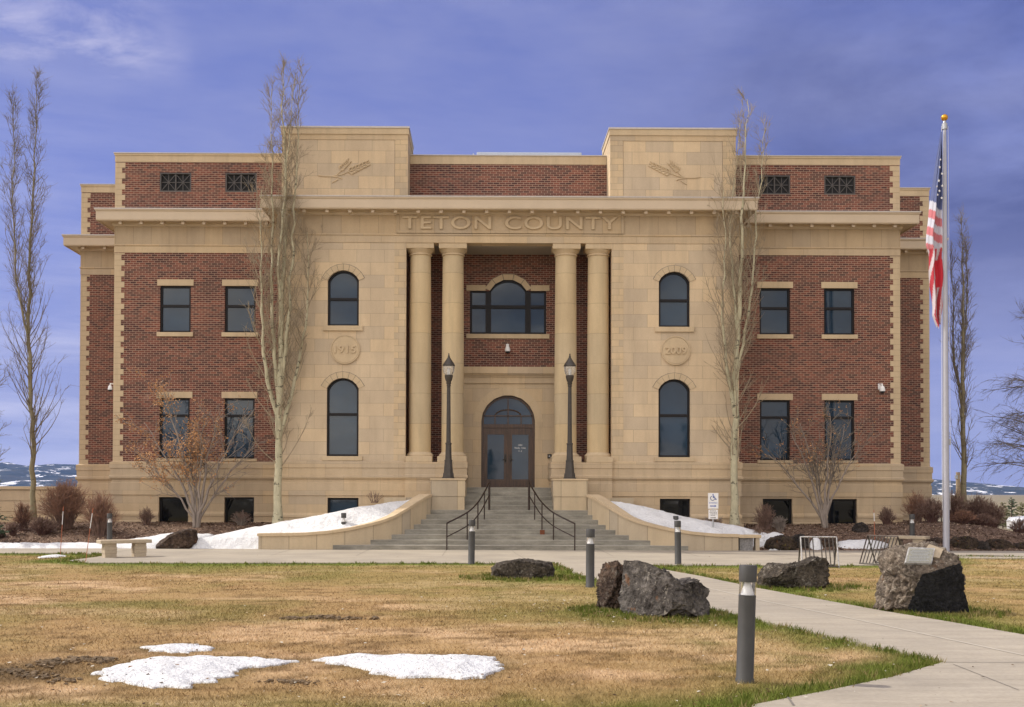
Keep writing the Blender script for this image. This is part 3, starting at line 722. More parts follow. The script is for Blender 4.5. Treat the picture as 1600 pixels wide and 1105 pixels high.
# ------------------------------------------------------------------ planting beds and snow banks against the building
def hb(x, y):
    x = np.asarray(x, float); y = np.asarray(y, float)
    y0 = 36.45 + 0.45 * sstep(-x, 9.5, 13)
    t = sstep(y, y0 - .15, y0 + 4.2)
    a = 0.62 - 0.14 * sstep(np.abs(x), 14.0, 18) + 0.10 * sstep(x, 13.0, 14.8) - 0.55 * sstep(x, 16.0, 20.0)
    m = 0.33 * np.exp(-((x - 14.6) / 2.6) ** 2 - ((y - 38.2) / 1.5) ** 2) + .14 * np.exp(-((x - 10.5) / 2.2) ** 2 - ((y - 37.7) / 1.0) ** 2)
    edge = sstep(y, y0 - .35, y0 + .15)
    return t * a + m + .07 * edge + .06 * (fbm(x, y, 1.3, 4) - .5) * edge - .035 * (1 - edge)
def hb1(x, y): return float(hb(np.array([x]), np.array([y]))[0])
def bed(x0, x1, y0, y1, name):
    gx = np.arange(x0, x1 + .01, .14); gy = np.arange(y0, y1 + .01, .14); X, Y = np.meshgrid(gx, gy)
    V = np.column_stack([X.ravel(), Y.ravel(), hb(X.ravel(), Y.ravel())]); I = np.arange(V.shape[0]).reshape(X.shape)
    f = np.stack([I[:-1, :-1].ravel(), I[:-1, 1:].ravel(), I[1:, 1:].ravel(), I[1:, :-1].ravel()], 1)
    o = raw(name, V, f, 'mulch', None, None, True); tag(o, kind='structure')
    n = int(260 * (x1 - x0) * (y1 - y0) * .6)
    p = np.column_stack([rs.uniform(x0, x1, n), y0 + (y1 - y0) * rs.rand(n) ** 1.2]); z = hb(p[:, 0], p[:, 1])
    k = z > .0; p = p[k]; z = z[k]; n = len(p)
    a = rs.uniform(0, 6.28, n); l = rs.uniform(.012, .038, n); w = l * rs.uniform(.3, .6, n); tl = rs.uniform(-.6, .6, n)
    d = np.column_stack([np.cos(a), np.sin(a), tl]) * l[:, None]; e = np.column_stack([-np.sin(a), np.cos(a), rs.uniform(-.5, .5, n)]) * w[:, None]
    c = np.column_stack([p, z + .02])
    v = np.stack([c - d - e, c + d - e, c + d + e, c - d + e], 1).reshape(-1, 3)
    pal = np.array([(.08, .05, .038), (.15, .095, .065), (.25, .17, .12), (.42, .31, .22), (.10, .062, .046), (.20, .13, .09)])
    cc = pal[rs.randint(0, 6, n)]
    ch = raw('wood_chips', v, np.arange(4 * n).reshape(-1, 4), 'chips', o, np.repeat(np.column_stack([cc, np.ones(n)]), 4, 0)); tag(ch, kind='stuff')
    return o
bed(-30, -2.0, 36.1, 45.6, 'planting_bed')
bed(2.0, 26, 36.1, 45.6, 'planting_bed')

def curveX(y):                           # plan of the stair wall's inner face, half width at depth y
    ys = [35.8, 36.13, 36.46, 36.79, 37.12, 37.45, 37.78, 38.25]; xs = [5.4, 4.3, 3.72, 3.35, 3.08, 2.87, 2.72, 2.55]
    return float(np.interp(y, ys, xs))
def snowsheet(name, x0, x1, y0, y1, hf, label, res=.07):
    gx = np.arange(x0, x1 + .001, res); gy = np.arange(y0, y1 + .001, res); X, Y = np.meshgrid(gx, gy)
    x, y = X.ravel(), Y.ravel(); h = hf(x, y)
    h = h + .075 * (fbm(x, y, 1.8, 5) - .5) + .03 * (fbm(x, y, 9., 3) - .5)
    V = np.column_stack([x, y, hb(x, y) + h]); I = np.arange(len(x)).reshape(X.shape)
    f = np.stack([I[:-1, :-1].ravel(), I[:-1, 1:].ravel(), I[1:, 1:].ravel(), I[1:, :-1].ravel()], 1)
    f = f[(h[f] > -.05).any(1)]; u, inv = np.unique(f, return_inverse=True)
    o = raw(name, V[u], inv.reshape(f.shape), 'snow', None, None, True)
    return tag(o, label, 'snow', 'snow banks beside the building')
def wallback(ax): return np.interp(ax, [2.4, 2.95, 3.25, 3.65, 4.1, 4.8, 5.7, 7.1, 8.0], [39.2, 38.2, 37.5, 37.05, 36.72, 36.45, 36.2, 36.12, 36.12])
def bankL(x, y):
    ax = -x
    top = np.interp(ax, [2.6, 3.2, 3.7, 4.6, 5.4, 6.2, 7.4, 8.4, 9.4, 10.6], [1.55, 1.54, 1.46, 1.34, 1.20, 1.02, .82, .62, .40, 0])
    yc = np.interp(ax, [2.6, 4, 6, 8, 10], [38.6, 38.0, 37.3, 37.1, 37.0])
    back = np.exp(-np.clip(y - yc, 0, 9) ** 2 / 0.9 ** 2)
    lowe = np.interp(ax, [2.6, 3.2, 4, 5, 6, 7.2, 8], [1.40, 1.25, .90, .68, .52, .44, .36])
    f = wallback(ax); s = np.clip((y - f) / np.maximum(.2, yc - f), 0, 1)
    z = (lowe + (top - lowe) * s * s * (3 - 2 * s)) * back
    fr = sstep(y, 36.05, 36.45)
    z = np.where(ax > 7.85, z * fr, z)
    z = np.where((ax <= 7.85) & (y < f), -0.3, z)
    return z - np.maximum(0, hb(x, y)) * .9 - .06 * (1 - back)
def bankR(x, y):
    top = np.interp(x, [2.6, 3.2, 3.9, 4.6, 5.6, 6.6, 7.4, 8.4, 9.2], [1.52, 1.52, 1.44, 1.28, 1.06, .84, .70, .46, .05])
    yc = np.interp(x, [2.6, 4, 6, 8, 10], [38.5, 37.7, 37.2, 37.2, 37.3])
    back = np.exp(-np.clip(y - yc, 0, 9) ** 2 / 0.7 ** 2)
    lowe = np.interp(x, [2.6, 3.2, 4, 5, 6, 7.2, 8], [1.36, 1.22, .88, .66, .50, .44, .22])
    f = wallback(x); s = np.clip((y - f) / np.maximum(.2, yc - f), 0, 1)
    z = (lowe + (top - lowe) * s * s * (3 - 2 * s)) * back
    z = np.where(y < f, -0.3, z)
    z = np.where(x > 7.5, z * sstep(y, 36.4, 36.9) - .12 * sstep(x, 8.0, 9.4), z)
    return z - np.maximum(0, hb(x, y)) * .9 - .06 * (1 - back)
snowsheet('snow_bank', -10.8, -2.62, 36.0, 39.2, bankL, 'deep snow bank piled behind the curved stair wall left of the steps')
snowsheet('snow_bank', 2.62, 9.3, 36.0, 39.0, bankR, 'deep snow bank piled behind the curved stair wall right of the steps')
def strip(x, y):
    yc = 36.75 + .0 * x; w = np.interp(x, [-30, -16, -13, -11.6, -10.4, -9.4], [.28, .30, .34, .75, .85, .0])
    return .20 * np.clip(1 - ((y - yc - .3 * sstep(x, -12.6, -11)) / w.clip(.05)) ** 2, -1, 1) * (.55 + .9 * fbm(x, y, .9, 3)) * np.interp(x, [-12.6, -11.2], [.6, 1.5])
snowsheet('snow_bank', -30, -9.4, 36.0, 38.2, strip, 'long thin strip of snow along the far edge of the walk behind the bench')
def patchf(cx, cy, rx, ry, H): return lambda x, y: H * np.clip(1.0 - ((x - cx) / rx) ** 2 - ((y - cy) / ry) ** 2 + .5 * (fbm(x, y, 3., 3) - .5), -1, 1)
def bedpatch(px, py, Y, rx, ry, H, label):
    c = at(px, py, Y); snowsheet('snow_bank', c.x - rx * 1.3, c.x + rx * 1.3, Y - ry * 1.3, Y + ry * 1.3, patchf(c.x, Y, rx, ry, H), label, .05)
bedpatch(1345, 857, 36.75, .95, .45, .15, 'low wedge of snow between the bike racks at the foot of the mulch')
bedpatch(1207, 833, 37.1, .60, .4, .36, 'pointed snow remnant draped above the brown rocks left of the bike rack')
bedpatch(1213, 860, 36.25, .25, .12, .10, 'scrap of snow on the walk edge below the brown rocks')
bedpatch(1275, 851, 36.5, .22, .25, .32, 'snow remnant lying between two rocks behind the nearer bike rack')

# ------------------------------------------------------------------ the courthouse
YF, YW, YR, YB, YT, YP = 39.4, 41.25, 45.5, 41.4, 39.8, 40.9     # pavilion, wings, rear block, porch back wall, towers, centre parapet
XW, XR, XP, XO = 14.1, 16.8, 7.9, 3.53
ZB, ZC0, ZC1, ZT = 2.85, 11.41, 11.84, 13.93
bld = thing('courthouse', (0, 40, 0), 'large red brick and tan sandstone courthouse with two pavilion towers and a columned porch', 'building')

def openwin(holes):  return [h for h in holes]
PAVW = []                                # window openings of the pavilion
for sx in (-1, 1):
    c = sx * 5.68
    PAVW.append(arch(c - .535, c + .535, 7.49, 9.05, 9.40)); PAVW.append(arch(c - .545, c + .545, 3.02, 5.34, 5.70))
WW = []
for sx in (-1, 1):
    for a in (11.92, 9.60):
        c = sx * a
        WW.append((c - .55, c + .55, 7.50, 9.18)); WW.append((c - .54, c + .54, 2.98, 5.15))
VENT = [(sx * a - .565, sx * a + .565, 12.56, 13.26) for sx in (-1, 1) for a in (11.95, 9.60)]
BASE_H = dict(pav=[(-6.18, -5.12), (5.18, 6.22)], wing=[(a - .53, a + .53) for a in (-11.92, -9.58, 9.68, 12.0)])

# walls
for sx in (-1, 1):
    x0, x1 = sorted((sx * XO, sx * XP))
    w = MB(); w.wall(rect(x0, x1, 2.6, 11.43), [h for h in PAVW if x0 < h[0][0] < x1], YF, .24)
    w.box(*sorted((sx * XP - sx * .001, sx * (XP - .3))), YF + .002, YW + .3, 2.6, 11.43)
    w.build('stone_wall', 'ashlar', bld, fix=False)
    # corner strip of small blocks along the porch opening, a hair proud of the wall
    q = MB(); q.box(*sorted((sx * XO, sx * (XO + .40))), YF - .008, YF + .3, 2.85, 10.36); q.build('corner_strip', 'small', bld)
lint = MB(); lint.box(-XO, XO, YF, YF + .55, 10.37, 11.43); lint.build('lintel_beam', 'ashlar', bld)
for sx in (-1, 1):
    x0, x1 = sorted((sx * (XP - .2), sx * XW))
    w = MB(); w.wall(rect(x0, x1, 2.6, 11.43), [rect(*h) for h in WW if x0 < h[0] < x1], YW, .16)
    w.wall(rect(x0, x1, 11.5, 13.70), [rect(*h) for h in VENT if x0 < h[0] < x1], YW, .12)
    xs = sx * XW; w.box(*sorted((xs, xs - sx * .3)), YW + .002, YR + .3, 2.6, 13.70)
    w.build('brick_wall', 'brick', bld, fix=False)
    w = MB(); x0, x1 = sorted((sx * (XW - .3), sx * XR)); w.box(x0, x1, YR, YR + .3, 2.6, 13.70)
    w.box(*sorted((sx * XR, sx * (XR - .3))), YR + .301, 58, 2.6, 13.70); w.build('brick_wall', 'brick', bld)
w = MB(); w.box(-3.55, 3.55, YP, YP + .3, 11.5, 13.56); w.build('brick_wall', 'brick', bld)
# quoins: alternating long and short blocks that wrap the corner
def quoins(x, sx, y, z0, z1):
    q = MB(); z = z0; i = 0; h = .1955
    while z < z1 - .02:
        a, b = (.35, .23) if i % 2 == 0 else (.235, .345)
        t = min(z1, z + h - .006)
        q.box(*sorted((x + sx * .012, x - sx * a)), y - .012, y + b, z, t); z += h; i += 1
    q.build('quoins', 'trim', bld)
for sx in (-1, 1):
    quoins(sx * XW, sx, YW, 2.86, 10.34); quoins(sx * XW, sx, YW, 11.86, 13.6)
    quoins(sx * XR, sx, YR, 2.86, 10.34); quoins(sx * XR, sx, YR, 11.86, 13.6)
OUT = [(-XR, 58), (-XR, YR), (-XW, YR), (-XW, YW), (-XP, YW), (-XP, YF), (XP, YF), (XP, YW), (XW, YW), (XW, YR), (XR, YR), (XR, 58)]
# frieze with its bed moulding, cornice with brackets
f = MB(); f.sweep(OUT, [(-.28, 10.66), (.018, 10.66), (.018, 11.42), (-.28, 11.42)]); f.build('frieze', 'frieze', bld)
f = MB(); f.sweep(OUT, [(-.26, 10.36), (.022, 10.36), (.022, 10.605), (.05, 10.615), (.05, 10.658), (-.26, 10.658)]); f.build('frieze_band', 'base', bld)
c = MB(); c.sweep(OUT, [(-.2, 11.425), (.46, 11.425), (.46, 11.40), (.50, 11.40), (.52, 11.44), (.52, 11.72), (.555, 11.76), (.555, 11.81), (.02, 11.93), (-.2, 11.93)])
c.sweep(OUT, [(.0, 11.30), (.05, 11.30), (.10, 11.36), (.10, 11.424), (.0, 11.424)])
cor = c.build('cornice', 'cornice', bld)
c = MB(); c.sweep(OUT, [(.50, 11.812), (.575, 11.80), (.575, 11.84), (.02, 11.96), (.02, 11.94)]); c.build('drip_edge', 'metalcap', cor)
b = MB()
def brackets(x0, x1, y, n):
    for i in range(n):
        x = x0 + (x1 - x0) * i / (n - 1); b = MB(); b.box(x - .055, x + .055, y - .40, y - .26, 11.30, 11.423); b.build('bracket', 'cornice', cor)
brackets(-7.75, 7.75, YF, 21); brackets(-13.8, -8.6, YW, 8); brackets(8.6, 13.8, YW, 8); brackets(-16.6, -14.9, YR, 3); brackets(14.9, 16.6, YR, 3)
# parapet copings
PROF = [(-.34, 13.63), (.02, 13.63), (.02, 13.86), (.045, 13.865), (.045, ZT), (-.34, ZT)]
for sx in (-1, 1):
    pts = [(-XR, 58), (-XR, YR), (-XW, YR), (-XW, YW), (-XP + .25, YW)]
    if sx > 0: pts = [(-x, y) for x, y in reversed(pts)]
    k = MB(); k.sweep(pts, PROF); k.build('coping', 'trim', bld)
    k = MB(); k.sweep(pts, [(-.35, ZT + .002), (.065, ZT + .002), (.065, ZT + .03), (-.35, ZT + .04)]); k.build('coping_cap', 'metalcap', bld)
k = MB(); k.sweep([(-3.5, YP), (3.5, YP)], [(-.34, 13.50), (.02, 13.50), (.02, 13.80), (-.34, 13.80)]); k.build('coping', 'trim', bld)
k = MB(); k.sweep([(-3.5, YP), (3.5, YP)], [(-.35, 13.802), (.05, 13.802), (.05, 13.83), (-.35, 13.84)]); k.build('coping_cap', 'metalcap', bld)
# towers
for sx in (-1, 1):
    x0, x1 = sorted((sx * 3.51, sx * 7.88)); t = MB()
    t.box(x0 + .46, x1 - .46, YT, 42.1, 11.6, 14.02)
    tw = t.build('tower', 'ashlar', bld)
    t = MB(); t.box(x0, x0 + .45, YT - .012, 42.2, 11.6, 14.02); t.build('tower_corner', 'small', tw); t = MB(); t.box(x1 - .45, x1, YT - .012, 42.2, 11.6, 14.02); t.build('tower_corner', 'small', tw)
    t = MB(); t.box(x0 - .004, x1 + .004, YT - .016, 42.2, 14.025, 14.21); t.build('tower_band', 'base', tw)
    t = MB(); t.box(x0 - .03, x1 + .03, YT - .045, 42.23, 14.212, 14.42); t.build('coping', 'trim', tw)
    t = MB(); t.box(x0 - .055, x1 + .055, YT - .07, 42.25, 14.422, 14.48); t.build('coping_cap', 'metalcap', tw)
    # raised ears of wheat
    wh = MB()
    def W2(px, py): p = at(px, py, YT - .01); q = Vector((p.x, YT - .012, p.z)); return q if sx < 0 else Vector((-q.x + .03, q.y, q.z))
    def stem(l, r=.022): wh.tube([W2(*p) for p in l], [r * (1 - .3 * i / len(l)) for i in range(len(l))], 6)
    m = lambda l: sc(l, 480, 230, 9.41)
    stem(m([(160, 415), (250, 430), (360, 430), (440, 400), (520, 330), (560, 250), (600, 200)])); stem(m([(400, 425), (500, 405), (600, 365), (720, 320), (820, 270), (920, 220)]))
    stem(m([(360, 430), (450, 440), (515, 465)]), .026); stem(m([(450, 475), (365, 525)]), .026)
    def ear(base, tip, n, wd):
        for i in range(n):
            t_ = i / (n - 1); cx = base[0] + (tip[0] - base[0]) * t_; cy = base[1] + (tip[1] - base[1]) * t_
            dx, dy = tip[0] - base[0], tip[1] - base[1]; ln = math.hypot(dx, dy); dx /= ln; dy /= ln
            for s in (-1, 1):
                ox, oy = -dy * s, dx * s; k_ = wd * (1 - .25 * t_)
                pl = [(cx + ox * k_ * .15, cy + oy * k_ * .15), (cx + ox * k_ * .7 + dx * k_ * .5, cy + oy * k_ * .7 + dy * k_ * .5), (cx + ox * k_ * .75 + dx * k_ * 1.5, cy + oy * k_ * .75 + dy * k_ * 1.5)]
                wh.tube([W2(*p) for p in m(pl)], [.015, .042, .008], 6)
    ear((610, 365), (860, 250), 6, 62); ear((480, 330), (590, 225), 5, 52)
    wh.build('wheat_relief', 'trim', tw, smooth=True)
# base courses with a moulded profile; cut where the basement windows are
BP = [(-.5, 2.85), (0.0, 2.88), (.10, 2.84), (.10, 2.63), (.075, 2.615), (.075, 2.38), (.115, 2.36), (.115, 2.28), (.085, 2.25), (.04, 2.20), (.04, 2.12), (.065, 2.10), (.065, 1.68), (.03, 1.665), (.03, 1.60), (-.5, 1.60)]
BL = [(-.5, 1.60), (.028, 1.60), (.028, 1.08), (.055, 1.06), (.085, 1.0), (.085, .93), (.06, .915), (.06, .76), (.13, .73), (.13, -.3), (-.5, -.3)]
HL, HR = [(-XR, 58), (-XR, YR), (-XW, YR), (-XW, YW), (-XP, YW), (-XP, YF), (-XO, YF)], [(XO, YF), (XP, YF), (XP, YW), (XW, YW), (XW, YR), (XR, YR), (XR, 58)]
k = MB(); k.sweep(HL, BP); k.build('base_course', 'base', bld); k = MB(); k.sweep(HR, BP); k.build('base_course', 'base', bld)
k = MB()
for h, y in ((HL, 0), (HR, 0)):
    segs = []; cur = [h[0]]
    for a, b_ in zip(h[:-1], h[1:]):
        if a[1] == b_[1]:
            for u0, u1 in sorted(BASE_H['pav'] if a[1] == YF else BASE_H['wing'] if a[1] == YW else []):
                if a[0] < u0 and u1 < b_[0]: cur.append((u0, a[1])); segs.append(cur); cur = [(u1, a[1])]
        cur.append(b_)
    segs.append(cur)
    for s_ in segs: k = MB(); k.sweep(s_, BL); k.build('plinth', 'base', bld)
# roof, far walls and the dark body inside
r = MB(); r.box(-XR + .3, XR - .3, YR + .3, 57.9, 12.6, 12.9); r.box(-XW + .3, XW - .3, YW + .3, YR + .3, 12.55, 12.85); r.box(-XP + .2, XP - .2, YF + .1, YW + .3, 11.5, 11.58); r.build('roof', 'unit', bld)
r = MB(); r.box(-XR, XR, 57.7, 58, -.3, 13.9); r.build('rear_wall', 'brick', bld)
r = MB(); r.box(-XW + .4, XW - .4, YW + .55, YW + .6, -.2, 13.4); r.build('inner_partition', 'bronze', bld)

# windows
def window(kind, lo, Y, transoms, pane='glass', fw=.07, mull=(), name='window'):
    xs = [p[0] for p in lo]; zs = [p[1] for p in lo]; x0, x1, z0, z1 = min(xs), max(xs), min(zs), max(zs)
    cx = (x0 + x1) / 2; cz = (z0 + z1) / 2
    li = [(cx + (x - cx) * (1 - 2 * fw / (x1 - x0)), cz + (z - cz) * (1 - 2 * fw / (z1 - z0))) for x, z in lo]
    m = MB(); m.ring(lo, li, Y, .10)
    for tz in transoms: m.box(x0 + fw * .9, x1 - fw * .9, Y - .004, Y + .08, tz - .045, tz + .045)
    for mx in mull: m.box(mx - .05, mx + .05, Y - .006, Y + .09, z0 + fw * .9, z1 - fw * .9 - .02)
    o = m.build(name, 'bronze', bld)
    p = MB(); p.plate(li, Y + .055, .012); p.build('pane', pane, o)
    return o
def voussoirs(win, x0, x1, zs, zt, Y, th, n, flare=.10):
    inner = arch(x0, x1, zs, zs, zt, n)[2:]
    a = (x1 - x0) / 2; r = zt - zs; Rr = (a * a + r * r) / (2 * r); cx = (x0 + x1) / 2; cz = zt - Rr
    v = MB(); bk = MB(); lo_ = []; hi_ = []
    for px, pz in inner:
        d = Vector((px - cx, pz - cz)).normalized(); lo_.append((px, pz)); hi_.append((px + d.x * (th + .012), pz + d.y * (th + .012)))
    for i in range(n): bk.plate([lo_[i], hi_[i], hi_[i + 1], lo_[i + 1]][::-1], Y + .014, .03)
    for i in range(n):
        q = []
        for (px, pz) in (inner[i], inner[i + 1]):
            d = Vector((px - cx, pz - cz)).normalized(); q.append(((px, pz), (px + d.x * th, pz + d.y * th)))
        g = .004
        p = [q[0][0], q[0][1], q[1][1], q[1][0]]
        mx = sum(x for x, _ in p) / 4; mz = sum(z for _, z in p) / 4
        p = [(mx + (x - mx) * .93, mz + (z - mz) * .975) for x, z in p]
        v.plate(list(reversed(p)), Y, .013)
    v.build('arch_surround', 'trim', win); bk.build('arch_joints', 'joint', win)
for i, lo in enumerate(PAVW):
    up = i % 2 == 0; x0, x1 = lo[0][0], lo[1][0]
    w = window('arch', lo, YF + .11, [8.42] if up else [4.46])
    voussoirs(w, x0, x1, lo[2][1] if False else (9.05 if up else 5.34), 9.40 if up else 5.70, YF - .022, .215, 8)
    s = MB(); z = 7.49 if up else 3.02
    s.bbox(x0 - .14, x1 + .14, YF - .07, YF + .11, z - .17 if up else z - .15, z + .002, .01); s.build('sill', 'trim', w)
for (x0, x1, z0, z1) in WW:
    up = z0 > 6
    w = window('sash', rect(x0, x1, z0, z1), YW + .07, [8.46] if up else [4.52])
    s = MB(); s.bbox(x0 - .10, x1 + .10, YW - .03, YW + .06, z1 - .002, z1 + .225, .006); s.build('lintel', 'trim', w)
    s = MB(); s.bbox(x0 - .10, x1 + .10, YW - .065, YW + .07, z0 - (.15 if up else .10), z0 + .002, .008); s.build('sill', 'trim', w)
for u0, u1 in BASE_H['pav']: window('basement', rect(u0, u1, .55, 1.598), YF + .10, [], 'glass' if u0 < 0 else 'darkglass')  # left pane takes the blue glass for the sky it reflects
for u0, u1 in BASE_H['wing']: window('basement', rect(u0, u1, .57, 1.598), YW + .10, [], 'darkglass')
# tufts of taller, greener grass along the walk edges and round the boulders
tv, tc = [], []
for i in range(2600):
    if i % 3: e = rnd.randrange(len(walkpoly)); a = Vector(walkpoly[e]); b_ = Vector(walkpoly[(e + 1) % len(walkpoly)]); q = a.lerp(b_, rnd.random()); x, y = q.x + rnd.gauss(0, .12), q.y + rnd.gauss(0, .12)
    else: k_ = rnd.choice(ROCKS); a_ = rnd.uniform(0, 6.28); x, y = k_[0] + math.cos(a_) * k_[2] * rnd.uniform(.7, 1.5), k_[1] + math.sin(a_) * k_[2] * rnd.uniform(.5, 1.2) - .1
    if y > 35 or y < 8 or inpoly(np.array([[x, y]]), walkpoly)[0]: continue
    c_ = rnd.choice([(.12, .15, .025), (.16, .17, .04), (.30, .24, .10), (.10, .13, .02)])
    for j in range(7):
        h_ = rnd.uniform(.03, .085); a_ = rnd.uniform(0, 6.28); ox, oy = rnd.gauss(0, .03), rnd.gauss(0, .03); w_ = .004 + y * .0003
        tv += [(x + ox - w_, y + oy, -.015), (x + ox + w_, y + oy, -.015), (x + ox + math.cos(a_) * h_ * .6, y + oy + math.sin(a_) * h_ * .6, h_)]; tc += [(*c_, 1)] * 3
tag(raw('grass_tufts', tv, np.arange(len(tv)).reshape(-1, 3), 'blades', None, tc), kind='stuff')
for (x0, x1, z0, z1) in VENT:
    m = MB(); m.ring(rect(x0, x1, z0, z1), rect(x0 + .05, x1 - .05, z0 + .05, z1 - .05), YW + .01, .1)
    for h in (0, 1):
        a0 = x0 + .05 + h * ((x1 - x0) / 2 - .05); a1 = a0 + (x1 - x0) / 2 - .05; cz = (z0 + z1) / 2; cx = (a0 + a1) / 2
        for p, q in (((a0, z0 + .05), (a1, z1 - .05)), ((a0, z1 - .05), (a1, z0 + .05)), ((a0, cz), (a1, cz)), ((cx, z0 + .05), (cx, z1 - .05))):
            m.tube([(p[0], YW + .05, p[1]), (q[0], YW + .05, q[1])], .016, 4)
    m.box((x0 + x1) / 2 - .022, (x0 + x1) / 2 + .022, YW + .03, YW + .08, z0 + .04, z1 - .04)
    v = m.build('vent_grille', 'grille', bld); d = MB(); d.box(x0, x1, YW + .115, YW + .13, z0, z1); d.build('duct_opening', 'rubber', v)

# porch: back wall, side walls, ceiling, triple window, door surround, doors
TRI = [(-1.36, 7.50), (1.39, 7.50), (1.39, 9.06), (.68, 9.06)] + arch(-.65, .68, 9.06, 9.06, 9.47, 16)[3:-1] + [(-.65, 9.06), (-1.36, 9.06)]
w = MB(); w.wall(rect(-XO - .2, XO + .2, 1.8, 10.42), [TRI], YB, .14)
for sx in (-1, 1): w.box(*sorted((sx * (XO + .002), sx * (XO + .3))), YF + .31, YB, 1.8, 10.36)
w.build('porch_wall', 'brick', bld, fix=False)
s = MB(); s.box(-XO, XO, YF + .552, YB, 10.39, 10.42)
for i in range(46): s.box(-XO + i * .155, -XO + i * .155 + .147, YF + .56, YB - .002, 10.378, 10.389)
s.build('porch_ceiling', 'soffit', bld)
m = MB(); c0 = (0.015, 8.4)
m.ring(TRI, [(c0[0] + (x - c0[0]) * .945, c0[1] + (z - c0[1]) * .92) for x, z in TRI], YB + .03, .1)
for mx in (-.70, .73): m.box(mx - .10, mx + .10, YB + .022, YB + .11, 7.55, 9.04)
m.box(-1.31, 1.34, YB + .025, YB + .1, 8.43, 8.55)
tri = m.build('triple_window', 'bronze', bld)
m = MB(); m.plate(TRI, YB + .085, .012); m.build('pane', 'glass', tri)
s = MB(); s.bbox(-1.49, 1.50, YB - .06, YB + .05, 7.34, 7.502, .008); s.build('sill', 'trim', tri)
s = MB(); s.bbox(-1.49, -.80, YB - .05, YB + .03, 9.062, 9.27, .006); s.build('lintel', 'trim', tri); s = MB(); s.bbox(.83, 1.50, YB - .05, YB + .03, 9.062, 9.27, .006); s.build('lintel', 'trim', tri)
voussoirs(tri, -.65, .68, 9.06, 9.47, YB - .055, .21, 5)
DY = YB - .25
DH = arch(-.94, .98, 1.97, 4.30, 5.28, 28)
s = MB(); s.wall(rect(-1.64, 1.68, 1.97, 5.70), [DH], DY, .30)
for sx in (-1.64, 1.68): s.box(*sorted((sx, sx - math.copysign(.2, sx))), DY + .002, YB - .001, 1.97, 5.70)
sur = s.build('door_surround', 'base', bld, fix=False)
e = MB()
e.box(-1.66, 1.70, DY - .05, YB - .002, 5.702, 5.93); e.box(-1.70, 1.74, DY - .10, YB - .002, 5.932, 5.985); e.box(-1.72, 1.76, DY - .14, YB - .002, 5.987, 6.035); e.box(-1.74, 1.78, DY - .20, YB - .002, 6.037, 6.28)
e.build('entablature', 'base', sur)
voussoirs(sur, -.94, .98, 4.301, 5.28, DY - .012, .30, 9)
dfy = DY + .16
m = MB(); li = arch(-.85, .89, 2.02, 4.30, 5.19, 28); m.ring(DH, li, dfy, .12)
m.box(-.86, .90, dfy - .01, dfy + .10, 4.12, 4.25)
m.box(-.012, .052, dfy - .004, dfy + .09, 2.0, 4.13)
fr = m.build('door_frame', 'wood', bld)
m = MB(); m.box(0.0, .04, dfy, dfy + .06, 4.24, 5.2); m.box(-.86, .90, dfy, dfy + .06, 4.53, 4.57)
for q in (-.45, .49): m.box(q - .018, q + .018, dfy, dfy + .06, 4.24, 4.54)
m.tube([(0.02 + .47 * math.cos(t), dfy + .03, 4.53 + .24 * math.sin(t)) for t in [math.pi * i / 16 for i in range(17)]], .022, 6)
m.build('muntins', 'wood', fr)
m = MB(); m.plate(arch(-.86, .90, 4.2, 4.30, 5.20, 24), dfy + .065, .012); m.build('pane', 'glass', fr)
for sx in (-1, 1):
    x0, x1 = (-.845, -.014) if sx < 0 else (.054, .885)
    d = MB(); a0, a1 = x0 + .13, x1 - .11
    if sx > 0: a0, a1 = x0 + .11, x1 - .13
    d.box(x0, a0, dfy + .02, dfy + .075, 1.985, 4.115); d.box(a1, x1, dfy + .02, dfy + .075, 1.985, 4.115)
    d.box(a0, a1, dfy + .02, dfy + .075, 3.88, 4.115); d.box(a0, a1, dfy + .02, dfy + .075, 1.985, 2.27); d.box(a0 + .06, a1 - .06, dfy + .012, dfy + .03, 2.06, 2.20)
    do = d.build('door', 'wood', bld)
    p = MB(); p.box(a0, a1, dfy + .045, dfy + .057, 2.27, 3.88); p.build('pane', 'glass', do)
    h = MB(); hx = -.075 if sx < 0 else .115
    h.box(hx - .03, hx + .03, dfy + .002, dfy + .02, 2.86, 3.18); h.tube([(hx, dfy, 3.12), (hx, dfy - .06, 3.10), (hx, dfy - .065, 2.95), (hx, dfy, 2.90)], .014, 6)
    h.tube([(hx, dfy + .01, 2.97), (hx + sx * .10, dfy - .03, 2.97)], .014, 6); h.build('handle', 'lamp', do)
    if sx > 0:
        cx = (a0 + a1) / 2
        for j, (tx, tw_, th_) in enumerate((('OPEN', .14, .055), ('Monday - Friday', .40, .075), ('9 - 5', .12, .055))):
            text('door_lettering', tx, tw_, th_, .002, (cx, dfy + .0425, 3.50 - j * .105), 'white', do)
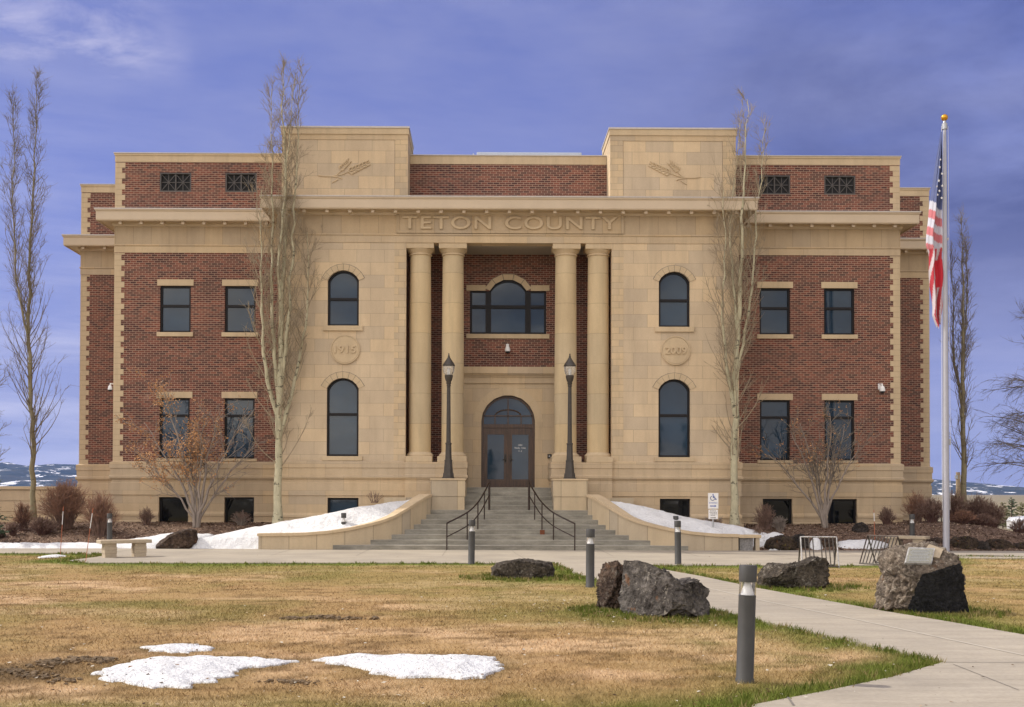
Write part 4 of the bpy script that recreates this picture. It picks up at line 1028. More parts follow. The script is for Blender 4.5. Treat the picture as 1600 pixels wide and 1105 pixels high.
# columns and their pedestals
for sx in (-1, 1):
    for a in (1.955, 3.085):
        cx = sx * a + .025; cy = YF + .46
        c = MB(); c.lathe([(.383, 3.18), (.385, 5.2), (.382, 6.6), (.372, 8.4), (.362, 9.98)], (cx, cy, 0), 40)
        co = c.build('column', 'drum', bld, smooth=True)
        k = MB(); k.lathe([(.372, 9.975), (.40, 9.99), (.40, 10.02), (.372, 10.04), (.39, 10.07), (.45, 10.14), (.475, 10.175)], (cx, cy, 0), 40)
        k.bbox(cx - .48, cx + .48, cy - .455, cy + .48, 10.178, 10.368, .01); k.build('capital', 'trim', co, smooth=True)
        k = MB(); k.lathe([(.47, 3.03), (.475, 3.08), (.45, 3.12), (.41, 3.145), (.388, 3.185)], (cx, cy, 0), 40); k.build('column_base', 'trim', co, smooth=True)
    x0, x1 = sorted((sx * 1.42 + .02, sx * (XO - .002)))
    PP = [(-.9, 2.83), (0.0, 2.83), (.0, 2.63), (-.02, 2.615), (-.02, 2.40), (.01, 2.38), (.01, 2.30), (-.03, 2.24), (-.06, 2.20), (-.06, 2.13), (-.04, 2.11), (-.04, .1), (-.9, .1)]
    k = MB()
    if sx < 0: k.sweep([(x0, YF - .25), (x1, YF - .25), (x1, YB - .3)], PP)
    else: k.sweep([(x0, YB - .3), (x0, YF - .25), (x1, YF - .25)], PP)
    pd = k.build('pedestal', 'base', bld)
    k = MB()
    for a in (1.955, 3.085):
        cx = sx * a + .025; k.bbox(cx - (.45 if a > 2.5 else .50), cx + (.45 if a > 2.5 else .50), YF - .22, YF + .95, 2.832, 3.03, .012)
    k.build('plinth_block', 'trim', pd)
# name panel, medallions
k = MB(); pr = [(-3.87, 10.68), (3.93, 10.68), (3.93, 11.40), (-3.87, 11.40)]
k.plate(pr, YF - .05, .034)
k.ring(pr, [(-3.78, 10.76), (3.84, 10.76), (3.84, 11.32), (-3.78, 11.32)], YF - .075, .03)
np_ = k.build('name_panel', 'frieze', bld)
text('lettering', 'TETON', 3.05, .44, .055, (-2.14, YF - .05, 11.035), 'trim', np_, .004, .008, 1.12)
text('lettering', 'COUNTY', 3.86, .44, .055, (1.79, YF - .05, 11.035), 'trim', np_, .004, .008, 1.12)
for sx, yr in ((-1, '1915'), (1, '2009')):
    cx = -5.60 if sx < 0 else 5.72
    k = MB()
    for r_, a, t in ((.50, .0, .03), (.455, .03, .02)):
        k.lathe([(r_, 0), (r_, a + t)], (0, 0, 0), 40)
    k.v = [(cx + x, YF - .0 - z, 6.68 + y) for x, y, z in k.v]
    n_ = [(cx + .5 * math.cos(i * math.pi / 24), 6.68 + .5 * math.sin(i * math.pi / 24)) for i in range(48)]
    k.ring(n_, [(cx + (x - cx) * .93, 6.68 + (z - 6.68) * .93) for x, z in n_], YF - .062, .03)
    me_ = k.build('date_medallion', 'trim', bld, smooth=True)
    text('lettering', yr, .74, .26, .04, (cx, YF - .05, 6.68), 'trim', me_, .012, .008)
# rooftop unit behind the centre parapet and the little pipe on the left tower
k = MB(); k.bbox(-1.15, 2.82, 43.3, 45.2, 12.8, 14.66, .03); k.box(-1.30, -.6, 43.4, 44.6, 12.8, 14.58)
for i in range(9): k.box(-1.3 + i * .5, -1.26 + i * .5, 43.28, 43.305, 13.2, 14.6)
k.build('rooftop_unit', 'unit', bld)
k = MB(); k.tube([(-5.56, 41.5, 14.4), (-5.56, 41.5, 14.66)], .03, 8); k.build('vent_pipe', 'steel', bld)

# ------------------------------------------------------------------ stairs, curved stair walls, lamp pedestals
st = MB(); TR, RI = .33, .152
HWS = [5.4, 4.32, 3.74, 3.37, 3.1, 2.89, 2.74, 2.62] + [1.50] * 5
for i in range(13):
    y0 = YS + i * TR; hw = HWS[i] + (.12 if i < 8 else 0)
    st.bbox(-hw, hw, y0, y0 + (TR + .1 if i < 12 else 1.9), i * RI - .05 if i else -.1, (i + 1) * RI, .012)
    if i: st.box(-hw + .1, hw - .1, y0 + .05, 40, -.1, i * RI - .02)
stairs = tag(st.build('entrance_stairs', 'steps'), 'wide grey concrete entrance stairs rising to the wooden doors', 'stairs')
def topz(ax): return float(np.interp(ax, [2.5, 2.62, 2.8, 3.0, 3.3, 3.7, 4.1, 4.5, 5.0, 5.6, 6.4, 8], [1.76, 1.74, 1.64, 1.50, 1.30, 1.05, .90, .80, .69, .60, .53, .50]))
def stairwall(sx, xend):
    t = thing('stair_wall', (sx * 5.4, 36, 0), 'curved tan sandstone stair wall sweeping down on the %s side of the steps' % ('left' if sx < 0 else 'right'), 'wall', 'curved walls flanking the stairs')
    ys = np.linspace(38.22, 35.8, 40); pts = [(curveX(y), float(y)) for y in ys]
    fine = []
    for i in range(len(pts)):                                   # smooth the plan curve
        a = pts[max(0, i - 3):i + 4]; fine.append((sum(p[0] for p in a) / len(a), sum(p[1] for p in a) / len(a)))
    pts = fine[:-2] + [(x, YS) for x in np.linspace(5.6, xend, 16)]
    dense = [pts[0]]
    for p in pts[1:]:
        q = dense[-1]; n = max(1, int(math.dist(p, q) / .08))
        dense += [(q[0] + (p[0] - q[0]) * k / n, q[1] + (p[1] - q[1]) * k / n) for k in range(1, n + 1)]
    pts = dense
    P = [Vector(p) for p in pts]; th = .34
    for mat, nm, o0, o1, zf0, zf1 in (('walls', 'wall_face', 0, th, lambda z: -.3, lambda z: z - .09), ('trim', 'wall_cap', -.045, th + .04, lambda z: z - .088, lambda z: z)):
        m = MB(); rows = []
        for i, p in enumerate(P):
            d = (P[min(i + 1, len(P) - 1)] - P[max(0, i - 1)]).normalized(); nrm = Vector((-d.y, d.x))   # away from the steps
            nrm = nrm if nrm.y > 0 or nrm.x > 0 else -nrm
            z = topz(p.x); a = p + nrm * o0; b = p + nrm * o1
            if mat == 'trim' and i in (0, len(P) - 1): a = a + d * (.03 if i else -.0); b = b + d * (.03 if i else 0)
            rows.append([(sx * a.x, a.y, zf0(z)), (sx * a.x, a.y, zf1(z)), (sx * b.x, b.y, zf1(z)), (sx * b.x, b.y, zf0(z))])
        k = 0
        for r4 in rows: m.v.extend(r4)
        for i in range(len(rows) - 1):
            for j in range(4): m.f.append((i * 4 + j, i * 4 + (j + 1) % 4, (i + 1) * 4 + (j + 1) % 4, (i + 1) * 4 + j))
        m.f.append((0, 1, 2, 3)); e_ = 4 * (len(rows) - 1); m.f.append((e_, e_ + 1, e_ + 2, e_ + 3))
        m.build(nm, mat, t, smooth=True)
    return t
stairwall(-1, 7.83); stairwall(1, 7.08)
def pedestal(sx):
    t = thing('lamp_pedestal', (sx * 2.03, 38.7, 0), 'square tan stone pedestal carrying the street lamp %s of the doors' % ('left' if sx < 0 else 'right'), 'pedestal', 'lamp pedestals beside the stairs')
    x0, x1 = sorted((sx * 1.46, sx * 2.60))
    m = MB(); m.bbox(x0 + .02, x1 - .02, 38.20, 39.12, .3, 1.66, .01); m.build('lower_block', 'walls', t)
    m = MB(); m.bbox(x0, x1, 38.18, 39.13, 1.662, 2.20, .01); m.build('upper_block', 'walls', t)
    m = MB(); m.bbox(x0 - .02, x1 + .02, 38.15, 39.135, 2.202, 2.26, .012); m.build('pedestal_cap', 'trim', t)
    # low return wall between pedestal and building
    m = MB(); a, b = sorted((sx * 2.58, sx * 4.2)); m.box(a, b, 38.75, 39.25, .0, 1.62); m.build('return_wall', 'walls', t)
pedestal(-1); pedestal(1)
# stone end seat butting the right stair wall
t = thing('stone_seat', (7.4, 36, 0), 'low stone seat with a grey block under it, ending the right stair wall', 'bench')
m = MB(); m.bbox(7.09, 7.78, 35.75, 36.2, .405, .50, .012); m.build('slab', 'trim', t)
m = MB(); m.bbox(7.13, 7.55, 35.86, 36.15, -.1, .402, .015); m.build('split_block', 'block', t)
m = MB(); m.bbox(7.62, 7.74, 35.79, 36.1, -.1, .402, .012); m.build('leg', 'bench', t)
# retaining wall at the far left
t = thing('retaining_wall', (-30, 45.6, 0), 'long tan retaining wall with horizontal grooves running off the left edge behind the poplar', 'wall')
m = MB(); z = -.3
for z1 in (.55, 1.0, 1.43, 1.86): m.box(-60, -16.95, 45.62, 46.0, z, z1 - .03); m.box(-60, -16.95, 45.65, 45.98, z1 - .03, z1); z = z1
m.build('wall_courses', 'base', t)
m = MB(); m.bbox(-60, -16.95, 45.56, 46.05, 1.862, 1.985, .012); m.build('wall_cap', 'trim', t)

# ------------------------------------------------------------------ street lamps, handrails, bollards
def lamp(x, label):
    t = thing('street_lamp', (x, 38.6, 2.262), label, 'street lamp', 'acorn lamps beside the doors')
    m = MB(); a8 = math.pi / 8
    m.lathe([(.225, 0), (.225, .035), (.20, .05), (.185, .19)], n=8, rot=a8); m.lathe([(.168, .19), (.165, .22), (.135, .58)], n=8, rot=a8)
    m.lathe([(.145, .58), (.145, .61), (.118, .63), (.100, 1.14), (.115, 1.15), (.115, 1.19), (.075, 1.205)], n=8, rot=a8)
    m.build('lamp_base', 'lamp', t, local=True)
    m = MB(); m.lathe([(.072, 1.20), (.066, 1.9), (.054, 3.08), (.075, 3.10), (.075, 3.13), (.055, 3.15)], n=16)
    for i in range(12):
        q = i * math.pi / 6; m.tube([(.072 * math.cos(q), .072 * math.sin(q), 1.21), (.055 * math.cos(q), .055 * math.sin(q), 3.07)], .007, 4)
    m.build('lamp_post', 'lamp', t, smooth=True, local=True)
    m = MB(); m.lathe([(.05, 3.14), (.08, 3.18), (.085, 3.22), (.07, 3.23), (.11, 3.30), (.135, 3.40), (.14, 3.46), (.125, 3.47)], n=20); m.build('lamp_cup', 'lamp', t, smooth=True, local=True)
    m = MB(); m.lathe([(.122, 3.472), (.165, 3.54), (.192, 3.64), (.197, 3.74), (.185, 3.775)], n=24); g = m.build('lamp_globe', 'lampglass', t, smooth=True, local=True)
    m = MB(); m.lathe([(.03, 3.47), (.045, 3.5), (.045, 3.66), (.02, 3.7)], n=12); m.build('bulb', 'white', g, local=True, smooth=True)
    m = MB(); m.lathe([(.205, 3.77), (.21, 3.80), (.17, 3.87), (.10, 3.97), (.045, 4.06), (.03, 4.09), (.045, 4.10), (.03, 4.115), (.018, 4.16), (.026, 4.175), (.004, 4.215)], n=20); m.build('lamp_roof', 'lamp', t, smooth=True, local=True)
    return t
lamp(-2.03, 'dark street lamp with acorn glass globe on the pedestal left of the doors'); lamp(2.035, 'dark street lamp with acorn glass globe on the pedestal right of the doors')

def handrail(sx):
    t = thing('handrail', (sx * 1.4, 37, 0), 'brown metal handrail curving up the %s side of the steps' % ('left' if sx < 0 else 'right'), 'handrail', 'handrails on the entrance steps')
    base = [(1.98, 35.68, 0.0), (1.36, 36.35, .304), (1.03, 37.0, .608), (.82, 37.6, .912), (.66, 38.25, 1.216)]
    hts = [.84, .86, .87, .90, .97]
    for i, ((x, y, z), h) in enumerate(zip(base, hts)):
        m = MB(); r = .038 if i == 4 else .021
        m.tube([(sx * x, y, z), (sx * x, y, z + h)], r, 10)
        if i == 4: m.lathe([(.038, 0), (.045, .01), (.02, .04)], (sx * x, y, z + h), 10)
        p = m.build('newel_post' if i == 4 else 'baluster', 'rail', t, smooth=True)
        if sx > 0 and i == 2: k = MB(); k.box(x - .075, x + .075, 36.775, 36.788, .46, .605); k.build('rust_stain', 'rust', p)
    # smooth rails through the post tops
    def cr(P, n=10):
        out = []; Q = [P[0]] + P + [P[-1]]
        for i in range(1, len(Q) - 2):
            for k in range(n):
                s = k / n; a, b, c, d = Q[i - 1], Q[i], Q[i + 1], Q[i + 2]
                out.append(.5 * ((2 * b) + (-a + c) * s + (2 * a - 5 * b + 4 * c - d) * s * s + (-a + 3 * b - 3 * c + d) * s ** 3))
        return out + [P[-1]]
    top = [Vector((sx * x, y, z + h)) for (x, y, z), h in zip(base, hts)]
    top[4] += Vector((0, 0, -.06))
    for nm, dz, r in (('top_rail', 0, .026), ('lower_rail', -.42, .019)):
        m = MB(); m.tube(cr([p + Vector((0, 0, dz)) for p in top]), r, 10); m.build(nm, 'rail', t, smooth=True)
handrail(-1); handrail(1)

def make_bollard():
    t = thing('bollard_light', (0, 0, 0), '', 'bollard light')
    m = MB(); m.lathe([(.088, -.3), (.088, .02), (.082, .03), (.081, .80), (.082, .815)], n=28); b = m.build('bollard_post', 'bollard', t, smooth=True, local=True)
    m = MB(); m.lathe([(.079, .815), (.079, .945)], n=28); m.build('lens', 'lens', t, smooth=True, local=True)
    m = MB(); m.lathe([(.058, .818), (.024, .94)], n=24); m.build('reflector', 'white', t, smooth=True, local=True)
    m = MB(); m.lathe([(.083, .942), (.084, .95), (.084, 1.09), (.080, 1.10)], n=28); m.build('bollard_cap', 'bollard', t, smooth=True, local=True)
    return t
bol = None
for (loc, label, tilt) in (
    (gr(1163.5, 1064), 'nearest and tallest-looking grey bollard light, on the grass by the path fork', (0.0, 0.032)),
    (gr(922, 917), 'grey bollard light on the path edge just left of the two big rocks', (0.0, 0.004)),
    (gr(736.5, 881), 'grey bollard light standing in front of the left handrail', (0.0, 0.012)),
    (gr(1059.5, 882.5), 'grey bollard light on the lawn edge in front of the right stair wall', (0.0, -0.012)),
    ((at(537, 804, 36.75).x, 36.75, 0.03), 'bollard light half hidden by the left stair wall with snow behind it', (0, 0)),
    ((at(1056, 804, 37.0).x, 37.0, -0.04), 'bollard light behind the right stair wall, only its top showing', (0, 0)),
    ((at(171.5, 806, 36.4).x, 36.4, 0.0), 'bollard light behind the stone bench at the edge of the left mulch bed', (0, 0)),
    ((at(1425, 808, 37.4).x, 37.4, .03), 'bollard light in the right mulch bed beside the reddish shrub', (0, 0))):
    if bol is None: bol = o = make_bollard()
    else: o = copy_tree(bol)
    o.location = loc; o.rotation_euler = (tilt[0], tilt[1], 0); o['label'] = label; o['group'] = 'bollard lights along the walks'
t = thing('spotlight', (at(1063, 815, 36.9).x, 36.9, .8), 'small dark flat spotlight head just behind the bollard at the right stair wall', 'spotlight')
m = MB(); m.lathe([(.02, -.9), (.02, .02)], n=8); m.build('stem', 'lamp', t, local=True)
m = MB(); m.bbox(-.12, .17, -.08, .08, .0, .05, .015); m.build('head', 'lamp', t, local=True)

# ------------------------------------------------------------------ benches, racks, sign, marker stakes
def bench(loc, rz, L_, label):
    t = thing('concrete_bench', loc, label, 'bench', 'concrete benches', rz)
    m = MB(); m.bbox(-L_ / 2, L_ / 2, -.23, .23, .375, .47, .018); m.build('bench_slab', 'bench', t, local=True)
    for s in (-1, 1):
        m = MB()
        for a, b, w in ((0, .10, .155), (.10, .20, .165), (.20, .29, .165), (.29, .375, .155)): m.bbox(s * L_ * .29 - w, s * L_ * .29 + w, -.17, .17, a - (.1 if a == 0 else 0), b, .014)
        m.build('bench_leg', 'bench', t, local=True)
c = gr(194, 871); bench((c.x, c.y, .012), R_(33), 1.38, 'pale concrete bench on two blocky legs at the left end of the walk')
bench((at(1418, 850, 36.0).x, 36.0, .012), R_(-38), 1.25, 'pale concrete bench mostly hidden behind the boulder with the plaque')

def rack(loc, rz, L_, label, worn, lean):
    t = thing('bike_rack', loc, label, 'bike rack', 'black metal bike racks', rz)
    H_ = .73
    m = MB(); m.tube([(-L_ / 2, 0, H_), (L_ / 2, 0, H_)], .017, 8); m.build('top_bar', 'worn' if worn else 'rail', t, smooth=True, local=True)
    for s in (-1, 1):
        m = MB(); m.tube([(s * L_ / 2, -.30, 0), (s * L_ / 2, 0, H_)], .016, 8); m.build('end_leg', 'worn' if worn else 'rail', t, smooth=True, local=True)
        m = MB(); m.tube([(s * L_ / 2, .30, 0), (s * L_ / 2, 0, H_)], .019, 8); m.build('end_leg', 'lamp', t, smooth=True, local=True)
    for s in (-1, 1):
        m = MB(); m.tube([(-L_ / 2, s * .30, .03), (L_ / 2, s * .30, .03)], .018, 8); m.build('ground_bar', 'lamp', t, smooth=True, local=True)
    m = MB(); n = 9
    for i in range(1, n):
        if worn and i in (4,): continue
        x = -L_ / 2 + L_ * i / n; s = -1
        m.tube([(x, s * .30, .03), (x, 0, H_)], .014, 6)
    m.build('grid_bars', 'lamp', t, smooth=True, local=True)
c = gr(1279, 886); rack((c.x, c.y, .0), R_(-6), .86, 'bike rack with worn white top bar and legs behind the low rock', True, 0)
c = gr(1379, 883); rack((c.x, c.y, .0), R_(-60), .95, 'all black bike rack seen end on beside the boulder with the plaque', False, 0)

t = thing('accessible_sign', (at(1114, 830, 36.75).x, 36.75, .2), 'white signpost with blue wheelchair symbol behind the right stair wall', 'sign')
m = MB(); m.tube([(0, 0, -.4), (0, 0, 1.56)], .028, 8); m.build('sign_post', 'steel', t, local=True)
m = MB(); m.bbox(-.165, .165, -.045, -.03, 1.10, 1.60, .004); pn = m.build('sign_panel', 'white', t, local=True)
OFF[pn.name] = Vector((0, 0, 0))
y = -.0475
m = MB()
m.plate([( .018 * math.cos(a) - .005, 1.555 + .018 * math.sin(a)) for a in [i * math.pi / 6 for i in range(12)]], y, .002)
def stroke(m, pts, w, y=y):
    for a, b in zip(pts[:-1], pts[1:]):
        d = Vector((b[0] - a[0], b[1] - a[1])).normalized() * w / 2; n = Vector((-d.y, d.x))
        m.plate([(a[0] - d.x - n.x, a[1] - d.y - n.y), (b[0] + d.x - n.x, b[1] + d.y - n.y), (b[0] + d.x + n.x, b[1] + d.y + n.y), (a[0] - d.x + n.x, a[1] - d.y + n.y)], y, .002)
stroke(m, [(-.005, 1.53), (.0, 1.455), (.052, 1.45), (.08, 1.395), (.10, 1.405)], .024); stroke(m, [(-.002, 1.495), (.045, 1.495)], .020, y - .001)
stroke(m, [(-.02 + .068 * math.cos(a), 1.435 + .068 * math.sin(a)) for a in [R_(115 + i * 14) for i in range(17)]], .018, y - .002)
m.build('wheelchair_symbol', 'signblue', pn, local=True)
text('sign_lettering', 'ENTRANCE', .26, .05, .002, (0, -.046, 1.285), 'signblue', pn)
m = MB(); stroke(m, [(-.09, 1.185), (.06, 1.185)], .028, -.0478); m.plate([(.05, 1.152), (.105, 1.185), (.05, 1.218)], -.0488, .002); m.build('arrow', 'signblue', pn, local=True)
m = MB(); m.bbox(-.15, .15, -.045, -.03, .77, 1.07, .004); p2 = m.build('sign_panel', 'white', t, local=True); OFF[p2.name] = Vector((0, 0, 0))
m = MB()
rr = random.Random(3)
for j, (z, w) in enumerate(((1.03, .19), (.985, .22), (.935, .16), (.89, .14))):
    x = -w / 2
    while x < w / 2: q = rr.uniform(.012, .03); stroke(m, [(x, z), (x + q, z)], .016, -.0478 - .0002 * j); x += q + .03
stroke(m, [(-.08, .81), (.06, .81)], .018, -.049); m.plate([(.05, .79), (.09, .81), (.05, .83)], -.0502, .002)
m.build('sign_text_lines', 'signblack', p2, local=True)

def stake(px, pyb, pyt, label, tiltx, ymax=None):
    g = gr(px, pyb) if ymax is None else Vector((at(px, pyb, ymax).x, ymax, hb1(at(px, pyb, ymax).x, ymax)))
    h = (pyb - pyt) / F * g.y
    t = thing('marker_stake', g, label, 'marker stake', 'orange snow marker stakes')
    m = MB(); m.tube([(0, 0, -.1), (tiltx * .62, 0, h * .62)], .009, 6); m.build('stake_rod', 'orange', t, local=True)
    m = MB(); m.tube([(tiltx * .62, 0, h * .622), (tiltx * .9, 0, h * .9)], .010, 6); m.build('reflector_band', 'white', t, local=True)
    m = MB(); m.tube([(tiltx * .9, 0, h * .902), (tiltx, 0, h)], .009, 6); m.build('stake_tip', 'orange', t, local=True)
stake(94, 866, 792, 'orange marker stake in front of the largest red-brown shrub, left of its twin', .08)
stake(133, 878, 794, 'orange marker stake on the lawn edge by the concrete bench', .19)
stake(1367, 850, 802, 'orange marker stake in the right mulch bed beside the black boulder', -.03, 37.2)

# ------------------------------------------------------------------ flagpole and flag
fx = 13.43; FY = 35.5
t = thing('flagpole', (fx, FY, 0), 'tall pale aluminium flagpole with a gold ball on top', 'flagpole')
m = MB(); m.lathe([(.100, -.2), (.100, .4), (.097, 3), (.083, 7), (.067, 11), (.052, 13.1)], n=24); m.build('pole', 'pole', t, smooth=True, local=True)
m = MB(); m.lathe([(.06, 13.1), (.085, 13.11), (.085, 13.28), (.05, 13.31), (.03, 13.40)], n=16); m.build('truck', 'steel', t, smooth=True, local=True)
m = MB(); m.lathe([(.0, 13.38)] + [(.105 * math.sin(a), 13.475 - .105 * math.cos(a)) for a in [i * math.pi / 14 for i in range(1, 14)]] + [(.0, 13.58)], n=20); m.build('ball_finial', 'gold', t, smooth=True, local=True)
m = MB(); m.tube([(-.10, -.02, 13.2), (-.13, -.02, 7), (-.125, -.02, 1.3)], .006, 4); m.tube([(.10, -.02, 13.2), (.13, -.02, 3.3), (.115, -.02, 1.3)], .006, 4); m.build('halyard', 'white', t, local=True)
m = MB(); m.bbox(.10, .15, -.03, .03, 3.3, 3.5, .01); m.build('cleat', 'steel', t, local=True)
# the flag hangs limp: cloth gathered below its top corner, in folds, stripes running down it
fl = thing('flag', (fx, FY, 7), 'limp faded american flag hanging down beside the pole', 'flag')
TOP = 13.0; LEN = 6.0; ns, nt_ = 42, 150
wl = lambda t: np.interp(t, [0, .06, .2, .35, .5, .58, .62, .7, .8, .88, .94, 1], [.02, .07, .20, .33, .45, .48, .42, .43, .39, .33, .25, .06])
wr = lambda t: np.interp(t, [0, .5, .75, .9, 1], [.0, .0, .02, .0, -.10])
fv, fc = [], []
for j in range(nt_):
    t_ = j / (nt_ - 1)
    for i in range(ns):
        s = i / (ns - 1); w = float(wl(t_)); r = float(wr(t_))
        fold = .085 * math.sin(s * 9.5 + 1.2 + 2.1 * t_) * min(1, t_ * 3) + .03 * math.sin(s * 23 + t_ * 7)
        x = -.13 - r * -1 - w * (1 - s) + .02 * math.sin(t_ * 31 + s * 4) * t_
        jag = .22 * (noise.noise((s * 5, 3.1, 0)) if t_ > .9 else 0) * (t_ - .9) * 10
        z = TOP - LEN * t_ + jag - .05 * (1 - s) * min(1, t_ * 2)
        fv.append((x, -.08 + fold - .06 * math.sin(s * 3.14), z - 7))
        q = t_ * LEN + .34 * s                       # distance down the cloth, stripes tilt down to the right
        if t_ * LEN - .42 * s < 2.18 - .1 and t_ < .47: col = (.10, .12, .235)
        elif t_ < .60:
            b = int((t_ * LEN - .42 * s - 2.08) / .262); col = (.50, .50, .56) if b % 2 == 0 else (.50, .165, .18)
        else:
            b = int((s * 3.4 + t_ * 5.2 + .35 * math.sin(t_ * 9)) / .62); col = (.50, .44, .46) if b % 2 == 0 else (.42, .045, .06)
            if .66 < t_ < .8 and s > .45: col = (.50, .03, .045)
        fc.append((*col, 1))
I = np.arange(ns * nt_).reshape(nt_, ns)
ff = np.stack([I[:-1, :-1].ravel(), I[:-1, 1:].ravel(), I[1:, 1:].ravel(), I[1:, :-1].ravel()], 1)
raw('flag_cloth', fv, ff, 'flag', fl, fc, True)
m = MB()
for (px, py, r) in ((1467.5, 262, .05), (1471, 272, .045), (1466, 283, .055), (1471.5, 291, .05), (1467, 299, .05), (1468.5, 250, .04), (1464, 305, .05), (1470.5, 310, .05), (1463.5, 292, .04)):
    c = at(px, py, FY - .17); 
    m.plate([(c.x + r * (1 if k % 2 == 0 else .42) * math.sin(k * math.pi / 5) * .8, c.z + r * (1 if k % 2 == 0 else .42) * math.cos(k * math.pi / 5)) for k in range(10)][::-1], FY - .215, .006)
m.build('stars', 'white', fl)

# ------------------------------------------------------------------ boulders
def ringr(poly, ang):
    d = Vector((math.cos(ang), math.sin(ang))); best = 0
    for i in range(len(poly)):
        a = Vector(poly[i]); b = Vector(poly[(i + 1) % len(poly)]); e = b - a; den = d.x * e.y - d.y * e.x
        if abs(den) < 1e-9: continue
        t = (a.x * e.y - a.y * e.x) / den; u = (a.x * d.y - a.y * d.x) / den
        if t > 0 and -1e-6 <= u <= 1 + 1e-6: best = max(best, t)
    return best
def boulder(label, outline, base, depth, mat, seed, cuts=(), amp=.05, fine=.012, sub=6, squash=.62, name='boulder', group='boulders round the lawn', z0=0.0, Y=None, facets=12, darkface=None):
    # outline: silhouette traced on the photograph, turned into metres round the boulder's own centre
    b = gr(*base, z0) if Y is None else Vector((at(base[0], base[1], Y).x, Y, z0))
    k = b.y / F; pts = [((px - base[0]) * k, (base[1] - py) * k) for px, py in outline]
    cx = sum(p[0] for p in pts) / len(pts); cz = (max(p[1] for p in pts) + min(p[1] for p in pts)) / 2 * .95
    loc = [(x - cx, z - cz) for x, z in pts]
    bm = bmesh.new(); bmesh.ops.create_icosphere(bm, subdivisions=sub, radius=1)
    sz = max(p[0] for p in loc) - min(p[0] for p in loc)
    tab = [ringr(loc, -math.pi + 2 * math.pi * i / 720) for i in range(721)]
    rk_ = random.Random(int(seed * 10)); pre = []
    for v in bm.verts:
        d = v.co.normalized(); rho = math.hypot(d.x, d.z); a = math.atan2(d.z, d.x)
        r = tab[int((a + math.pi) / (2 * math.pi) * 720)]
        rr_ = r * rho ** squash; y = math.copysign(abs(d.y) ** .7, d.y) * depth / 2
        p = Vector((rr_ * (d.x / max(rho, 1e-6)), y, rr_ * (d.z / max(rho, 1e-6))))
        pre.append((v, d, p))
    fac = []
    A3 = np.array([p[:] for _, _, p in pre])
    for _ in range(facets):               # flat broken facets all round
        n = Vector((rk_.gauss(0, .40), -abs(rk_.gauss(0, 1)) if rk_.random() < .75 else abs(rk_.gauss(0, 1)), rk_.gauss(.0, .33))).normalized()
        fac.append((n, float((A3 @ np.array(n[:])).max()) * rk_.uniform(.78, .94)))
    cut_idx = []
    for v, d, p in pre:
        for n, off in list(cuts) + fac:
            n = Vector(n).normalized(); h = p.dot(n) - off
            if h > 0: p -= n * h
        if darkface is not None and abs(p.dot(Vector(cuts[darkface][0]).normalized()) - cuts[darkface][1]) < .004: cut_idx.append(v.index)
        q = p * (1.0 / max(.25, sz)) * 2.4 + Vector((seed, seed * 1.7, 0))
        big = noise.noise(q) + .7 * noise.noise(q * 2.1) + .35 * noise.cell(q * 2.6); rid = 1 - abs(noise.noise(q * 3.3 + Vector((5, 1, 2)))); small = noise.fractal(q * 9, 1.0, 2.0, 4)
        nn = Vector((d.x, d.y * sz / depth, d.z)).normalized()
        incut = any(abs(p.dot(Vector(n).normalized()) - off) < .004 for n, off in cuts)
        sc_ = .30 if incut else 1.0
        r2 = 1 - abs(noise.noise(q * 6.1 + Vector((2, 7, 4))))
        p += nn * sc_ * (amp * big * .55 + amp * .75 * (rid - .7) - amp * .75 * max(0, r2 - .80) * 4 + fine * small * 1.9)
        v.co = p + Vector((cx, 0, cz))
    mb = MB(); mb.bm(bm)
    o = mb.build(name, mat, None, smooth='all'); o.location = b
    if darkface is not None:
        fs = set(cut_idx); o.data.materials.append(M['darkcut'])
        for pl in o.data.polygons:
            if all(i in fs for i in pl.vertices): pl.material_index = 1
    return tag(o, label, 'boulder', group)
boulder('narrow dark boulder leaning on the left side of the largest boulder', [(935, 952), (935, 925), (937, 900), (945, 885), (955, 880), (964, 877), (972, 884), (976, 895), (974, 930), (970, 955), (950, 956)], (955, 952), .55, 'basaltbrown', 3.1, [((-.7, -.7, .25), .16)], .06, .014)
boulder('largest boulder, tall at its left end with a rounded lobe on its right', [(968, 955), (972, 925), (972, 900), (972, 880), (978, 876), (996, 877), (1018, 884), (1040, 892), (1052, 903), (1060, 910), (1068, 908), (1080, 905), (1093, 909), (1105, 918), (1109, 924), (1104, 933), (1110, 948), (1114, 958), (1090, 964), (1030, 964), (985, 963)], (1042, 961), .95, 'basalt', 9.3, [((-.75, -.66, .1), .30), ((.1, -.9, .35), .40), ((.5, -.8, .1), .46)], .075, .02, facets=9, squash=.42)
boulder('flat brown boulder with pitted top lying left of the path', [(767, 902), (768, 888), (776, 880), (790, 877), (806, 875), (820, 873), (836, 876), (850, 877), (861, 879), (866, 890), (865, 902), (820, 904)], (816, 902), .9, 'slabrock', 14.2, [((0, -1, .1), .34), ((.15, -.2, 1), .235)], .035, .014)
boulder('low rough boulder in front of the worn bike rack', [(1186, 915), (1187, 900), (1192, 888), (1204, 880), (1222, 881), (1240, 882), (1256, 878), (1272, 870), (1284, 871), (1295, 880), (1297, 898), (1294, 916), (1240, 920)], (1242, 917), .95, 'slabrock', 21.7, [((.2, -1, .15), .36), ((-.5, -.6, .6), .42)], .05, .015)
